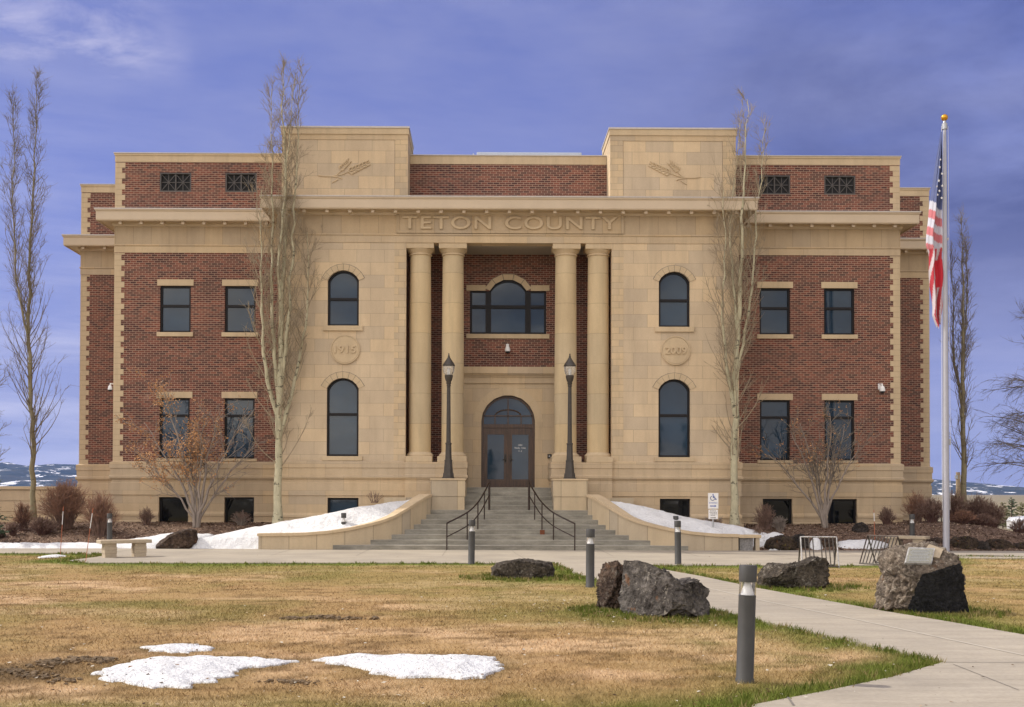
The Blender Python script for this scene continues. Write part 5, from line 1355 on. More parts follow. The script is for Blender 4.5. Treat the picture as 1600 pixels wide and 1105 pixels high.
rk = boulder('grey boulder with a dark broken face and a metal plaque on its sloping top', [(1376, 950), (1380, 925), (1388, 900), (1381, 888), (1378, 872), (1386, 860), (1400, 855), (1418, 854), (1432, 850), (1450, 848), (1466, 850), (1476, 861), (1486, 870), (1494, 884), (1497, 905), (1500, 925), (1507, 942), (1511, 957), (1480, 961), (1420, 958)], (1443, 955), 1.15, 'memorial', 27.9, [((.0, -.80, .62), .44), ((.25, -.95, -.20), .37)], .075, .018, facets=5, darkface=1)
c = at(1438, 868, 16.9)
# bronze plaque on a mortar bed following the sloping face
pl = Matrix.Translation(Vector((0, 0, 0)))
m = MB()
nrm = Vector((0, -.80, .62)).normalized(); up = Vector((0, .62, .80)).normalized()
def onface(px, py, lift):
    # where the sight line meets the sloping cut of the boulder
    zc = (955 - 848) * (rk.location.y / F) / 2 * .95; xc_ = 0
    d = ray(px, py); o0 = Vector((XC, 0, EYE)); cen = rk.location + Vector((0, 0, 0)) + Vector((0, 0, zc)); p0 = cen + nrm * (.44 + lift)
    t = (p0 - o0).dot(nrm) / d.dot(nrm); return o0 + d * t
def slab(m, quad, lift, th):
    a = [onface(*q, lift) for q in quad]; b = [p - nrm * th for p in a]; m.add(a + b, [(0, 1, 2, 3), (7, 6, 5, 4), (0, 4, 5, 1), (1, 5, 6, 2), (2, 6, 7, 3), (3, 7, 4, 0)])
pt = thing('plaque', onface(1438, 868, .03), 'rectangular metal plaque with a light rim mounted on the boulder by the flagpole', 'plaque')
m = MB(); slab(m, [(1414, 879), (1456, 880.5), (1461, 856.5), (1420, 855)], .035, .05); m.build('plaque_rim', 'worn', pt)
m = MB(); slab(m, [(1416, 877.8), (1454.8, 879), (1459, 858), (1421.2, 856.8)], .042, .03); pf = m.build('plaque_face', 'plaque', pt)
m = MB()
rr = random.Random(11)
for j in range(8):
    y_ = 859.5 + j * 2.3; a0 = 1423 - j * .6 + rr.uniform(0, 5); a1 = 1456 - j * .5 - rr.uniform(0, 6)
    x_ = a0
    while x_ < a1:
        q = rr.uniform(1, 3.0); slab(m, [(x_, y_ + .9), (min(a1, x_ + q), y_ + .9), (min(a1, x_ + q), y_), (x_, y_)], .0455, .003); x_ += q + .8
m.build('plaque_lettering', 'steel', pf)
m = MB(); slab(m, [(1440, 866), (1468, 872), (1474, 858), (1452, 850)], .012, .05)
m.build('mortar_bed', 'bench', pt)
RB = 'rocks edging the planting beds'
boulder('dark wedge-shaped rock at the edge of the left mulch bed, sloping down to the left', [(239, 860), (246, 850), (262, 840), (280, 833), (296, 829), (307, 832), (308, 845), (305, 860), (270, 862)], (274, 860), .8, 'basaltbrown', 31.0, [((-.6, -.5, .7), .34)], .05, .014, 5, group=RB, Y=36.3)
boulder('brown rock with an orange lichen patch below the pointed snow remnant', [(1194, 862), (1196, 848), (1206, 841), (1222, 839), (1238, 841), (1246, 850), (1246, 862), (1220, 864)], (1220, 861), .7, 'mossrock', 35.0, [], .06, .014, 5, group=RB, Y=36.45)
boulder('rounded grey rock between the orange lichened rock and the worn bike rack', [(1233, 862), (1234, 845), (1244, 836), (1256, 838), (1264, 850), (1264, 862)], (1249, 861), .5, 'basaltdark', 37.0, [], .05, .014, 5, group=RB, Y=36.65)
boulder('dark rock seen through the bars of the worn bike rack', [(1270, 862), (1271, 849), (1284, 843), (1302, 843), (1312, 848), (1314, 860)], (1292, 861), .6, 'basaltbrown', 41.0, [], .05, .014, 5, group=RB, Y=36.75)
boulder('round black boulder sitting high on the right mulch bed', [(1333, 840), (1333, 828), (1338, 821), (1348, 819), (1356, 824), (1358, 834), (1354, 842), (1345, 844)], (1345, 838), .5, 'basaltdark', 43.0, [], .06, .016, 5, group=RB, Y=38.4, z0=hb1(10.4, 38.4) - .05)
def edge_rock(px0, px1, pyt, mat, seed, label, Y=36.6):
    w = px1 - px0; o = [(px0, 864), (px0 + w * .05, pyt + 8), (px0 + w * .25, pyt + 1), (px0 + w * .55, pyt), (px0 + w * .85, pyt + 4), (px1, pyt + 12), (px1 - 2, 865), (px0 + w / 2, 867)]
    boulder(label, o, (px0 + w / 2, 864), .75, mat, seed, [((.2, -1, .1), .30)], .07, .016, 5, group=RB, Y=Y)
edge_rock(1482, 1532, 842, 'mossrock', 47.0, 'dark mossy rock just right of the foot of the flagpole')
edge_rock(1524, 1545, 850, 'basaltdark', 49.0, 'smallest of the dark rocks in the edging right of the flagpole', 36.45)
edge_rock(1536, 1582, 846, 'mossrock', 51.0, 'wide mossy rock in the right edging, second from the frame')
edge_rock(1576, 1625, 852, 'mossrock', 53.0, 'low mossy rock cut off by the right frame edge')
edge_rock(1440, 1484, 846, 'basaltbrown', 55.0, 'brown rock in the bed directly behind the foot of the flagpole', 37.0)
edge_rock(-20, 6, 838, 'basaltbrown', 57.0, 'brown rock at the far left edge of the mulch bed', 38.5)

# ------------------------------------------------------------------ bare trees
class Twigs:
    # collects thin tapering limbs as one mesh, fast
    def __init__(s): s.v = []; s.f = []; s.k = 0
    def add(s, pts, r, n=4):
        m = len(pts); P = np.array([tuple(p) for p in pts]); D = np.gradient(P, axis=0); D /= np.linalg.norm(D, axis=1)[:, None] + 1e-9
        ref = np.array([.31, .87, .21]); A = np.cross(D, ref); A /= np.linalg.norm(A, axis=1)[:, None] + 1e-9; B = np.cross(D, A)
        t = np.arange(n) * 2 * np.pi / n; r = np.asarray(r)[:, None, None] if hasattr(r, '__len__') else np.full((m, 1, 1), r)
        V = P[:, None] + r * (A[:, None] * np.cos(t)[None, :, None] + B[:, None] * np.sin(t)[None, :, None])
        s.v.append(V.reshape(-1, 3)); I = s.k + np.arange(m * n).reshape(m, n); J = np.roll(I, -1, 1)
        s.f.append(np.stack([I[:-1], J[:-1], J[1:], I[1:]], -1).reshape(-1, 4)); s.k += m * n
    def build(s, name, mat, parent):
        return raw(name, np.concatenate(s.v), np.concatenate(s.f), mat, parent, None, True)
def limb(R, p, d, L_, up, wig, n):
    # a limb that bends towards 'up' as it grows
    pts = [p.copy()]; d = d.normalized(); st = L_ / n
    for i in range(n):
        d = (d + Vector((0, 0, 1)) * up / n + Vector((R.gauss(0, wig), R.gauss(0, wig), R.gauss(0, wig * .6)))).normalized()
        p = p + d * st; pts.append(p.copy())
    return pts
def frame_dir(d, ang, az):
    a = d.orthogonal().normalized(); b = d.cross(a)
    return (d * math.cos(ang) + (a * math.cos(az) + b * math.sin(az)) * math.sin(ang)).normalized()
def twiggy(R, T, pts, r0, n1, l1, up, n2, l2, start=.2, ang=(.35, .8), rt=.009):
    m = len(pts) - 1
    for _ in range(n1):
        t = start + (1 - start) * R.random() ** .8; i = min(m - 1, int(t * m)); f = t * m - i
        p = pts[i].lerp(pts[i + 1], f); d = (pts[i + 1] - pts[i]).normalized()
        l = l1 * R.uniform(.45, 1.15) * (1.15 - .55 * t)
        q = limb(R, p, frame_dir(d, R.uniform(*ang), R.uniform(0, 6.28)), l, up, .10, 5)
        ra = max(rt, r0 * .42 * (1 - .6 * t)); T.add(q, np.linspace(ra, rt * .55, 6), 4)
        for _ in range(n2):
            u = R.uniform(.2, .95); i2 = min(4, int(u * 5)); p2 = q[i2].lerp(q[i2 + 1], u * 5 - i2)
            d2 = (q[i2 + 1] - q[i2]).normalized(); l_ = l2 * R.uniform(.4, 1.2)
            q2 = limb(R, p2, frame_dir(d2, R.uniform(.35, .95), R.uniform(0, 6.28)), l_, up * .5, .12, 3)
            T.add(q2, np.linspace(rt * .8, rt * .4, 4), 3)
def poplar(base, leaders, r0, label, seed, width, n1=70, trunkmat='poplar', twigmat='poplartwig', first=.2, n2=9, n3=3, droop=0, rt=.0065, l1=1.9, spread=1.0):
    # leaders: list of (start height, [(dx, z), ...]) stems given as offsets from the base
    R = random.Random(seed); t = thing('poplar_tree', base, label, 'tree', 'bare columnar poplars')
    H_ = leaders[0][-1][1]
    tm = Twigs(); T = Twigs()
    for li, st in enumerate(leaders):
        h0, h1 = st[0][1], st[-1][1]; pts = []
        n = max(10, int((h1 - h0) / .45)); yo = R.uniform(-.35, .35) if li else 0
        for i in range(n + 1):
            z = h0 + (h1 - h0) * i / n; x = float(np.interp(z, [q[1] for q in st], [q[0] for q in st]))
            w = .025 * min(1, i / 3)
            pts.append(Vector((x + R.gauss(0, w), yo * min(1, i / 4) + R.gauss(0, w * 1.4), z)))
        rr = r0 if li == 0 else r0 * (.54 * (1 - h0 / H_) + .12)
        rad = [max(.011, rr * ((1 - i / n) ** .85)) for i in range(n + 1)]
        if li == 0: rad[0] *= 1.45; rad[1] *= 1.08
        (tm if True else T).add(pts, rad, 10 if li == 0 else 7)
        cnt = int(n1 * .66 * (h1 - h0) / H_)
        for k in range(cnt):
            u = (first if li == 0 else .08) + (1 - (first if li == 0 else .08)) * (k + R.random()) / cnt
            i = min(n - 1, int(u * n)); p = pts[i].lerp(pts[i + 1], u * n - i); hz = p.z / H_
            az = R.uniform(0, 6.28); low = max(0, .35 - hz) * 1.4
            an = R.uniform(.35, .90) * spread + low * .5
            d = Vector((math.cos(az) * math.sin(an), math.sin(az) * math.sin(an), math.cos(an)))
            Ln = l1 * R.uniform(.5, 1.45) * (1.15 - .98 * hz) * width
            q = limb(R, p, d, Ln, .95 - droop, .055, 8)
            ra = min(rad[i] * .5, .024 * (1.15 - hz)); T.add(q, np.linspace(max(ra, rt), rt * .7, 9), 5)
            twiggy(R, T, q, ra, int(n2 * R.uniform(.3, .8)), .70 * (1.2 - .6 * hz), .45, n3 - 1, .30, .12, rt=rt)
    tm.build('trunk', trunkmat, t); T.build('branches', twigmat, t)
    return t
def lead(px0, Y, l, zb):                 # stem positions traced as pixels, in metres from the base
    x0 = at(*px0, Y).x
    return [(at(px, py, Y).x - x0, at(px, py, Y).z - zb) for px, py in l]
def base_at(px, py, Y): p = at(px, py, Y); return p
Yt = 42.3; b = base_at(52, 812, Yt); zb = hb1(b.x, Yt) - .1; b = Vector((b.x, Yt, zb))
poplar(b, [lead((52, 812), Yt, [(52, 812), (51, 700), (46, 560), (45, 430), (50, 320), (54, 230), (58, 128)], zb), lead((52, 812), Yt, [(46, 540), (30, 420), (26, 300), (29, 220), (27, 165)], zb)],
       .100, 'tall bare poplar at the left in front of the grooved retaining wall', 11, 1.12, 210, 'olivetrunk', 'greytwig', .13, 10, 3, spread=.88)
Yt = 38.7; b = base_at(434, 818, Yt); zb = hb1(b.x, Yt) - .1; b = Vector((b.x, Yt, zb))
def L2(l): return lead((434, 818), Yt, l, zb)
poplar(b, [L2([(434, 818), (435, 700), (438, 600), (441, 480), (446, 350), (446, 250), (440, 100)]), L2([(438, 610), (448, 540), (455, 420), (462, 300), (470, 112)]), L2([(437, 640), (429, 560), (424, 460), (427, 350), (424, 140)]), L2([(440, 500), (436, 420), (444, 320), (456, 200), (461, 125)]), L2([(436, 660), (420, 600), (410, 500), (409, 400), (411, 300)]), L2([(437, 680), (455, 610), (472, 530), (480, 440), (478, 360)])],
       .140, 'tall bare poplar with many pale stems in front of the left tower', 23, .85, 130, first=.11, n2=9, n3=3, l1=1.8)
Yt = 38.9; b = base_at(1148, 820, Yt); zb = hb1(b.x, Yt) - .1; b = Vector((b.x, Yt, zb))
def L3(l): return lead((1148, 820), Yt, l, zb)
poplar(b, [L3([(1148, 820), (1147, 700), (1149, 580), (1156, 460), (1160, 350), (1164, 250), (1167, 155)]), L3([(1149, 600), (1164, 520), (1176, 430), (1184, 330), (1196, 200)]), L3([(1148, 650), (1133, 570), (1125, 480), (1130, 380), (1126, 300)]), L3([(1152, 520), (1147, 440), (1142, 360), (1152, 270), (1158, 190)])],
       .130, 'tall bare poplar behind the wheelchair sign right of the entrance', 37, 1.05, 115, first=.12, n2=8, n3=3, l1=1.9)
Yt = 45.5; b = base_at(1504, 808, Yt); b = Vector((b.x, Yt, .45)); zb = .45
poplar(b, [lead((1504, 808), Yt, [(1507, 812), (1505, 700), (1503, 600), (1505, 480), (1504, 340)], zb), lead((1504, 808), Yt, [(1504, 640), (1496, 560), (1495, 470), (1492, 400)], zb), lead((1504, 808), Yt, [(1504, 600), (1514, 520), (1517, 440), (1514, 380)], zb)],
       .12, 'bare slender poplar right of the flagpole against the sky', 41, .70, 130, 'olivetrunk', 'greytwig', .15, 8, 3, l1=1.9, spread=.7)

def spreading(base, label, seed, mats, stems, gens, leaf=None, rt=.009, name='ornamental_tree', group=None):
    # multi-stemmed vase-shaped tree: stems = [(dx, dz tip, r)] in metres
    R = random.Random(seed); t = thing(name, base, label, 'tree', group); T = Twigs(); S = Twigs(); tips = []
    for dx, dy, dz, r in stems:
        d = Vector((dx * .55, dy * .55, dz)).normalized(); L_ = math.sqrt(dx * dx + dy * dy + dz * dz)
        pts = [Vector((R.gauss(0, .07), R.gauss(0, .05), -.1))]; n = 9
        for i in range(1, n + 1):
            u = i / n; pts.append(Vector((dx * u ** 1.25 + R.gauss(0, .035), dy * u ** 1.25 + R.gauss(0, .035), dz * u ** .95)))
        S.add(pts, [max(.013, r * (1 - .86 * i / n)) for i in range(n + 1)], 7)
        m = n
        for _ in range(gens[0]):
            u = R.uniform(.30, .98); i = min(m - 1, int(u * m)); p = pts[i].lerp(pts[i + 1], u * m - i); dd = (pts[i + 1] - pts[i]).normalized()
            q = limb(R, p, frame_dir(dd, R.uniform(.3, .8), R.uniform(0, 6.28)), L_ * R.uniform(.16, .40) * (1.2 - .5 * u), .25, .10, 7)
            T.add(q, np.linspace(max(rt, r * .38 * (1.1 - u)), rt * .7, 8), 5)
            tips.append(q)
            for _ in range(gens[1]):
                u2 = R.uniform(.2, .98); i2 = min(6, int(u2 * 7)); p2 = q[i2].lerp(q[i2 + 1], u2 * 7 - i2); d2 = (q[i2 + 1] - q[i2]).normalized()
                q2 = limb(R, p2, frame_dir(d2, R.uniform(.4, 1.0), R.uniform(0, 6.28)), R.uniform(.2, .6), .1, .14, 4)
                T.add(q2, np.linspace(rt, rt * .5, 5), 3); tips.append(q2)
                for _ in range(gens[2]):
                    p3 = q2[R.randint(1, 4)]; q3 = limb(R, p3, frame_dir((q2[-1] - q2[0]).normalized(), R.uniform(.4, 1.1), R.uniform(0, 6.28)), R.uniform(.1, .3), .05, .15, 3)
                    T.add(q3, np.linspace(rt * .7, rt * .4, 4), 3); tips.append(q3)
    S.build('stems', mats[0], t); T.build('branches', mats[1], t)
    if leaf:
        lv, lf = [], []
        for q in tips:
            for p in q[1:]:
                if R.random() > leaf(p): continue
                for _ in range(R.randint(2, 4)):
                    c = p + Vector((R.gauss(0, .05), R.gauss(0, .05), R.gauss(0, .05))); s = R.uniform(.018, .036); a = R.random() * 6.28; bq = R.random() * 3
                    u = Vector((math.cos(a), math.sin(a) * math.cos(bq), math.sin(bq))) * s; w = u.orthogonal().normalized() * s * .6; k = len(lv)
                    lv += [c - u, c + w, c + u, c - w]; lf.append((k, k + 1, k + 2, k + 3))
        raw('dry_leaves', [tuple(p) for p in lv], lf, 'rustleaf', t)
    return t
Yt = 39.6; b = at(308, 828, Yt); b = Vector((b.x, Yt, hb1(b.x, Yt)))
spreading(b, 'small multi-stemmed tree with dry orange leaves in front of the left wing', 5, ('crab', 'crab'),
          [(-1.9, .2, 3.6, .06), (-1.15, -.3, 4.7, .065), (-.5, .3, 3.3, .05), (.25, -.2, 3.5, .05), (.75, .2, 4.1, .06), (1.6, -.1, 3.7, .06), (1.9, .3, 2.9, .05), (-.1, .1, 2.9, .045), (-2.2, -.1, 2.7, .045)], (11, 4, 2),
          lambda p: (.50 if p.x < .1 and p.z > 1.5 else .22 if p.z > 2.2 and p.x < 1.2 else .03), group='small bare trees before the wings')
Yt = 39.6; b = at(1288, 832, Yt); b = Vector((b.x, Yt, hb1(b.x, Yt)))
spreading(b, 'small multi-stemmed grey tree almost without leaves in front of the right wing', 8, ('crab', 'greytwig'),
          [(-1.8, .2, 2.5, .055), (-1.2, -.3, 3.3, .05), (-.35, .3, 3.0, .045), (.2, -.2, 3.9, .055), (.55, .2, 3.3, .05), (1.25, -.1, 2.9, .05), (.8, .2, 3.5, .045), (-.8, .1, 3.6, .045)], (10, 4, 2),
          lambda p: .05 if p.z > 2.1 else .0, group='small bare trees before the wings')
# spreading tree whose limbs reach in from beyond the right edge of the picture, and one at the left
b = at(1650, 800, 47.0); b.z = .3
R = random.Random(4); t = thing('bare_tree', b, 'bare spreading tree reaching in from the right edge with arching drooping twigs', 'tree')
S = Twigs(); T = Twigs(); tr = [Vector((0, 0, -.3)), Vector((.05, 0, 1.5)), Vector((0, .1, 3)), Vector((-.1, .1, 5)), Vector((0, 0, 7.5)), Vector((.1, 0, 9))]; S.add(tr, [.19, .16, .14, .10, .06, .02], 10)
for k in range(34):
    z = R.uniform(1.8, 8.4); az = R.uniform(0, 6.28) if k > 16 else R.uniform(2.5, 3.8)
    an = R.uniform(.8, 1.3); d = Vector((math.cos(az) * math.sin(an), math.sin(az) * math.sin(an), math.cos(an)))
    q = limb(R, Vector((0, 0, z)), d, R.uniform(2.1, 3.5) * (1.15 - .07 * z), -.45 if z < 6 else .4, .07, 9); T.add(q, np.linspace(.034, .009, 10), 5)
    twiggy(R, T, q, .02, 13, 1.15, -.35 if z < 6 else .3, 4, .45, .15, (.4, .9), .0075)
S.build('trunk', 'olivetrunk', t); T.build('branches', 'greytwig', t)
b = at(-42, 812, 40.5); b.z = .3
R = random.Random(9); t = thing('bare_tree', b, 'bare tree just off the left edge with a few twigs in view', 'tree')
S = Twigs(); T = Twigs(); S.add([Vector((0, 0, -.3)), Vector((0, 0, 1.6)), Vector((.1, 0, 3.5)), Vector((0, 0, 5.4))], [.12, .10, .07, .02], 9)
for k in range(26):
    z = R.uniform(1.4, 4.6); az = R.uniform(0, 6.28) if k > 9 else R.uniform(-.6, .6); an = R.uniform(.6, 1.1)
    q = limb(R, Vector((0, 0, z)), Vector((math.cos(az) * math.sin(an), math.sin(az) * math.sin(an), math.cos(an))), R.uniform(1, 1.7), .5, .08, 7); T.add(q, np.linspace(.03, .011, 8), 5)
    twiggy(R, T, q, .02, 8, .6, .3, 3, .25, .15, rt=.009)
S.build('trunk', 'olivetrunk', t); T.build('branches', 'greytwig', t)

# ------------------------------------------------------------------ conifers
def conifer(base, H_, Rw, label, seed, mat='needle', dens=1.0, start=.06, group=None, name='conifer_tree'):
    R = random.Random(seed); t = thing(name, base, label, 'tree', group); S = Twigs(); S.add([Vector((0, 0, -.2)), Vector((0, 0, H_ * .5)), Vector((0, 0, H_))], [H_ * .022, H_ * .014, .01], 7)
    nv, nf = [], []
    n = int(H_ * 16 * dens)
    for k in range(n):
        u = start + (1 - start) * (k + R.random()) / n; z = u * H_; L_ = Rw * (1 - u) ** .8 * R.uniform(.65, 1.1) + .06; az = k * 2.4 + R.uniform(-.4, .4)
        d = Vector((math.cos(az), math.sin(az), R.uniform(-.25, .15) + .35 * u)).normalized()
        q = limb(R, Vector((0, 0, z)), d, L_, .12, .05, 5); S.add(q, np.linspace(.02, .006, 6), 4)
        m = int(26 * L_ / max(.4, Rw) * 2.2) + 6
        for _ in range(m):
            s = R.uniform(.15, 1); i = min(4, int(s * 5)); p = q[i].lerp(q[i + 1], s * 5 - i) + Vector((R.gauss(0, .05), R.gauss(0, .05), R.gauss(0, .035))) * (L_ * .8 + .3)
            e = (d + Vector((R.gauss(0, .6), R.gauss(0, .6), R.gauss(.1, .4)))).normalized() * R.uniform(.07, .17) * (.5 + .5 * min(1, Rw)); w = e.orthogonal().normalized() * R.uniform(.012, .03); kk = len(nv)
            nv += [p - w, p + w, p + e]; nf.append((kk, kk + 1, kk + 2))
    S.build('trunk', 'trunkbrown', t); raw('foliage', [tuple(p) for p in nv], nf, mat, t); return t
b = at(-22, 820, 37.6); b.z = .2
conifer(b, 2.6, .78, 'dark green spruce at the far left edge, only branch tips in view', 3, 'needle', 1.2)
CG = 'young conifers beyond the right bed'
for px, top, Y, w, mat, lab in ((1567, 786, 62, .55, 'needle2', 'leftmost young conifer beyond the right mulch bed'), (1580.5, 779, 64, .62, 'needle', 'greenest and tallest young conifer beyond the right mulch bed'), (1597, 786, 60, .7, 'needle2', 'yellowish young conifer at the right edge above the white car'), (1553, 800, 66, .55, 'needle2', 'shortest young conifer just right of the dark shrubs')):
    p = at(px, top, Y); conifer(Vector((p.x, Y, -.05)), p.z + .05, w, lab, px // 1, mat, 1.3, group=CG)

# ------------------------------------------------------------------ shrubs
def shrub(px, py, Y, w, h, label, seed, mats=('browntwig', 'redtwig'), n=70, group='bare shrubs in the planting beds', side=4, upright=.55, rt=.0058, cat='shrub', name='bare_shrub'):
    R = random.Random(seed); x = at(px, py, Y).x; t = thing(name, (x, Y, hb1(x, Y) - .02), label, cat, group); S = Twigs(); T = Twigs()
    for k in range(int(n * 1.35)):
        az = R.uniform(0, 6.28); q_ = R.random() ** .6; rx = q_ * w / 2
        hh = h * math.sqrt(max(.12, 1 - (q_ * .93) ** 2)) * R.uniform(.80, 1.03)
        tip = Vector((rx * math.cos(az), rx * .8 * math.sin(az), hh)); p0 = Vector((tip.x * .22 + R.gauss(0, .03), tip.y * .22 + R.gauss(0, .03), 0)); m = 6
        pts = [p0.lerp(tip, i / m) + Vector((0, 0, h * .10 * math.sin(math.pi * i / m))) + Vector((R.gauss(0, .02), R.gauss(0, .02), 0)) * (i / m) * w for i in range(m + 1)]
        S.add(pts, np.linspace(rt * 1.9, rt * .7, m + 1), 4)
        for _ in range(side):
            u = R.uniform(.35, .98); i = min(m - 1, int(u * m)); p = pts[i].lerp(pts[i + 1], u * m - i)
            l = h * R.uniform(.10, .26)
            q = limb(R, p, frame_dir((pts[i + 1] - pts[i]).normalized(), R.uniform(.2, .8), R.uniform(0, 6.28)), l, upright * .5, .12, 3); T.add(q, np.linspace(rt * .9, rt * .45, 4), 3)
            for _ in range(2):
                q2 = limb(R, q[R.randint(1, 2)], frame_dir((q[3] - q[0]).normalized(), R.uniform(.3, .9), R.uniform(0, 6.28)), l * .5, upright * .3, .12, 2); T.add(q2, np.linspace(rt * .7, rt * .4, 3), 3)
    S.build('stems', mats[0], t); T.build('twigs', mats[1], t); return t
shrub(101, 828, 39.6, 1.75, 1.62, 'largest red-brown twiggy shrub, rounded, between the left poplar and the building', 1, n=200, side=5)
shrub(156, 838, 38.6, 1.25, 1.40, 'grey-brown twiggy shrub overlapping the left corner of the building, behind the bollard', 2, ('browntwig', 'redtwig'), n=130)
shrub(66, 836, 38.9, 1.15, .62, 'low dense dark shrub at the foot of the left poplar', 3, ('darktwig', 'browntwig'), n=130)
shrub(36, 832, 39.6, .70, .98, 'upright dark red shrub left of the left poplar', 4, ('darktwig', 'redtwig'), n=70)
shrub(20, 838, 38.9, .55, .45, 'smallest low dark shrub at the left edge of the bed', 14, ('darktwig', 'browntwig'), n=50)
shrub(228, 823, 40.3, .60, .60, 'small round brown shrub standing alone below the left wing', 5, ('browntwig', 'browntwig'), n=60)
shrub(377, 824, 40.0, .80, .48, 'spiky grey-brown shrub in front of the second basement window from the left', 6, ('crab', 'browntwig'), n=60)
shrub(585, 798, 38.9, .75, .42, 'sparse twigs poking out above the left snow bank', 7, ('browntwig', 'browntwig'), n=10, side=3).location.z += .98
shrub(1112, 824, 38.6, 1.15, .62, 'pinkish twiggy shrub behind the wheelchair sign', 8, ('redtwig', 'crab'), n=90)
shrub(1196, 828, 39.4, .85, .82, 'brown shrub in front of the first basement window right of the poplar', 9, ('browntwig', 'browntwig'), n=70)
shrub(1219, 830, 39.0, .60, .52, 'pale grey shrub beside the brown one under the basement window', 10, ('crab', 'crab'), n=60)
shrub(1183, 848, 37.0, .50, .62, 'clump of dry stems at the end of the right stair wall', 11, ('palegrass', 'browntwig'), n=50)
shrub(1386, 830, 39.8, .65, .62, 'dark brown shrub at the right corner of the right wing', 12, ('darktwig', 'browntwig'), n=70)
shrub(1433, 828, 40.4, .85, 1.00, 'tall reddish shrub behind the right bollard', 13, ('browntwig', 'redtwig'), n=110)
shrub(1455, 834, 39.4, 1.05, .85, 'dense dark shrub just left of the flagpole', 15, ('darktwig', 'browntwig'), n=140)
shrub(1492, 820, 42.0, 1.0, 1.15, 'dark shrub between the flagpole and the right poplar', 16, ('darktwig', 'browntwig'), n=110)
shrub(1528, 822, 43.0, 1.45, 1.25, 'largest dark rounded shrub right of the right poplar', 17, ('darktwig', 'browntwig'), n=200)
shrub(1551, 826, 42.0, .95, 1.10, 'dark shrub on the right shoulder of the largest one', 18, ('darktwig', 'browntwig'), n=110)
shrub(1505, 832, 39.6, 1.0, .50, 'low red-brown shrub on the mound in front of the right poplar', 19, ('darktwig', 'redtwig'), n=120)
shrub(1536, 830, 39.8, 1.0, .42, 'low dark shrub on the mound right of the red-brown one', 20, ('darktwig', 'browntwig'), n=120)
shrub(1592, 846, 40.5, .75, .55, 'small dark shrub in front of the white car', 21, ('darktwig', 'browntwig'), n=70)

# ------------------------------------------------------------------ security cameras, rails and posts, car, mountains
def seccam(p, label, s=1.0, side=0.0):
    t = thing('security_camera', p, label, 'camera', 'white security cameras on the walls')
    m = MB(); m.bbox(-.06 * s, .06 * s, -.04, .0, -.02, .20 * s, .01); m.tube([(0, -.03, .17 * s), (side, -.15, .17 * s), (side, -.17, .05 * s)], .03 * s, 8); m.build('bracket', 'white', t, local=True)
    m = MB(); m.lathe([(.045 * s, .10 * s), (.075 * s, .06 * s), (.105 * s, -.06 * s), (.10 * s, -.10 * s)], (side, -.17, 0), 16); h = m.build('housing', 'white', t, smooth=True, local=True)
    m = MB(); m.lathe([(.09 * s, -.105 * s), (.075 * s, -.15 * s), (.03 * s, -.18 * s)], (side, -.17, 0), 16); m.build('dome', 'rubber', h, smooth=True, local=True)
p = at(793, 546, YB - .01); seccam(p, 'white security camera on the brick between the porch window and the door', .95)
p = at(1374, 608, YW - .01); seccam(p, 'white security camera high on the right wing near the corner', .95, .05)
p = at(172.5, 606, YW + .1); seccam(Vector((-14.12, YW + .2, p.z)), 'white security camera on the left corner of the left wing', .8, -.12)
p = at(858.5, 713, DY - .003); t = thing('wall_switch_box', p, 'small dark box on the stone right of the entrance doors', 'box')
m = MB(); m.bbox(-.075, .075, -.05, .002, -.08, .08, .012); m.build('box_case', 'lamp', t, local=True)
m = MB(); m.lathe([(.03, 0), (.028, .012)], n=12); m.v = [(x, -.05 - z, y) for x, y, z in m.v]; m.build('button', 'steel', t, local=True)
t = thing('railing', (17.6, 46.5, 1), 'dark sloping stair railing at the right end of the building', 'railing')
a, b_ = at(1458, 785, 46.5), at(1474, 797, 46.5)
m = MB()
for dz in (0, -.22): m.tube([a + Vector((-.9, 0, .55 + dz)) - Vector((0, 46.5 - 46.5, 0)), b_ + Vector((.0, 0, dz))], .03, 6)
m.build('rails', 'lamp', t)
m = MB()
for u in (0, .4, .8, 1.0): q = a.lerp(b_, u); m.tube([q, Vector((q.x, q.y, .0))], .022, 6)
m.build('posts', 'lamp', t)
p0 = at(1497, 738, 60); t = thing('wooden_post', (p0.x, 60, 0), 'thin pale wooden post behind the right poplar', 'post')
m = MB(); m.lathe([(.14, -.1), (.12, p0.z * .6), (.11, p0.z)], n=10); m.build('shaft', 'palegrass', t, local=True)
m = MB(); m.bbox(-.14, .14, -.1, .1, p0.z - .35, p0.z - .15, .01); m.build('bracket', 'steel', t, local=True)

# the parked car whose nose shows at the right edge
cp = at(1604, 845, 56.0); t = thing('parked_car', (cp.x + 1.75, 56, -.25), 'white car parked beyond the right mulch bed, cut by the frame edge', 'car')
def extr(prof, y0, y1, taper=0.0):
    m = MB(); n = len(prof); m.v = [(x, y0 + taper * (z > .95), z) for x, z in prof] + [(x, y1 - taper * (z > .95), z) for x, z in prof]
    m.f = [tuple(range(n)), tuple(reversed(range(n, 2 * n)))] + [(i, n + i, n + (i + 1) % n, (i + 1) % n) for i in range(n)]; return m
m = extr([(-2.3, .35), (-2.32, .75), (-2.2, .90), (-1.2, 1.0), (1.9, 1.02), (2.25, .95), (2.3, .4)], -.9, .9); bd = m.build('body', 'carpaint', t, local=True)
m = extr([(-1.25, 1.0), (-.55, 1.52), (1.2, 1.56), (1.95, 1.02)], -.84, .84, .12); cab = m.build('cabin', 'carpaint', t, local=True)
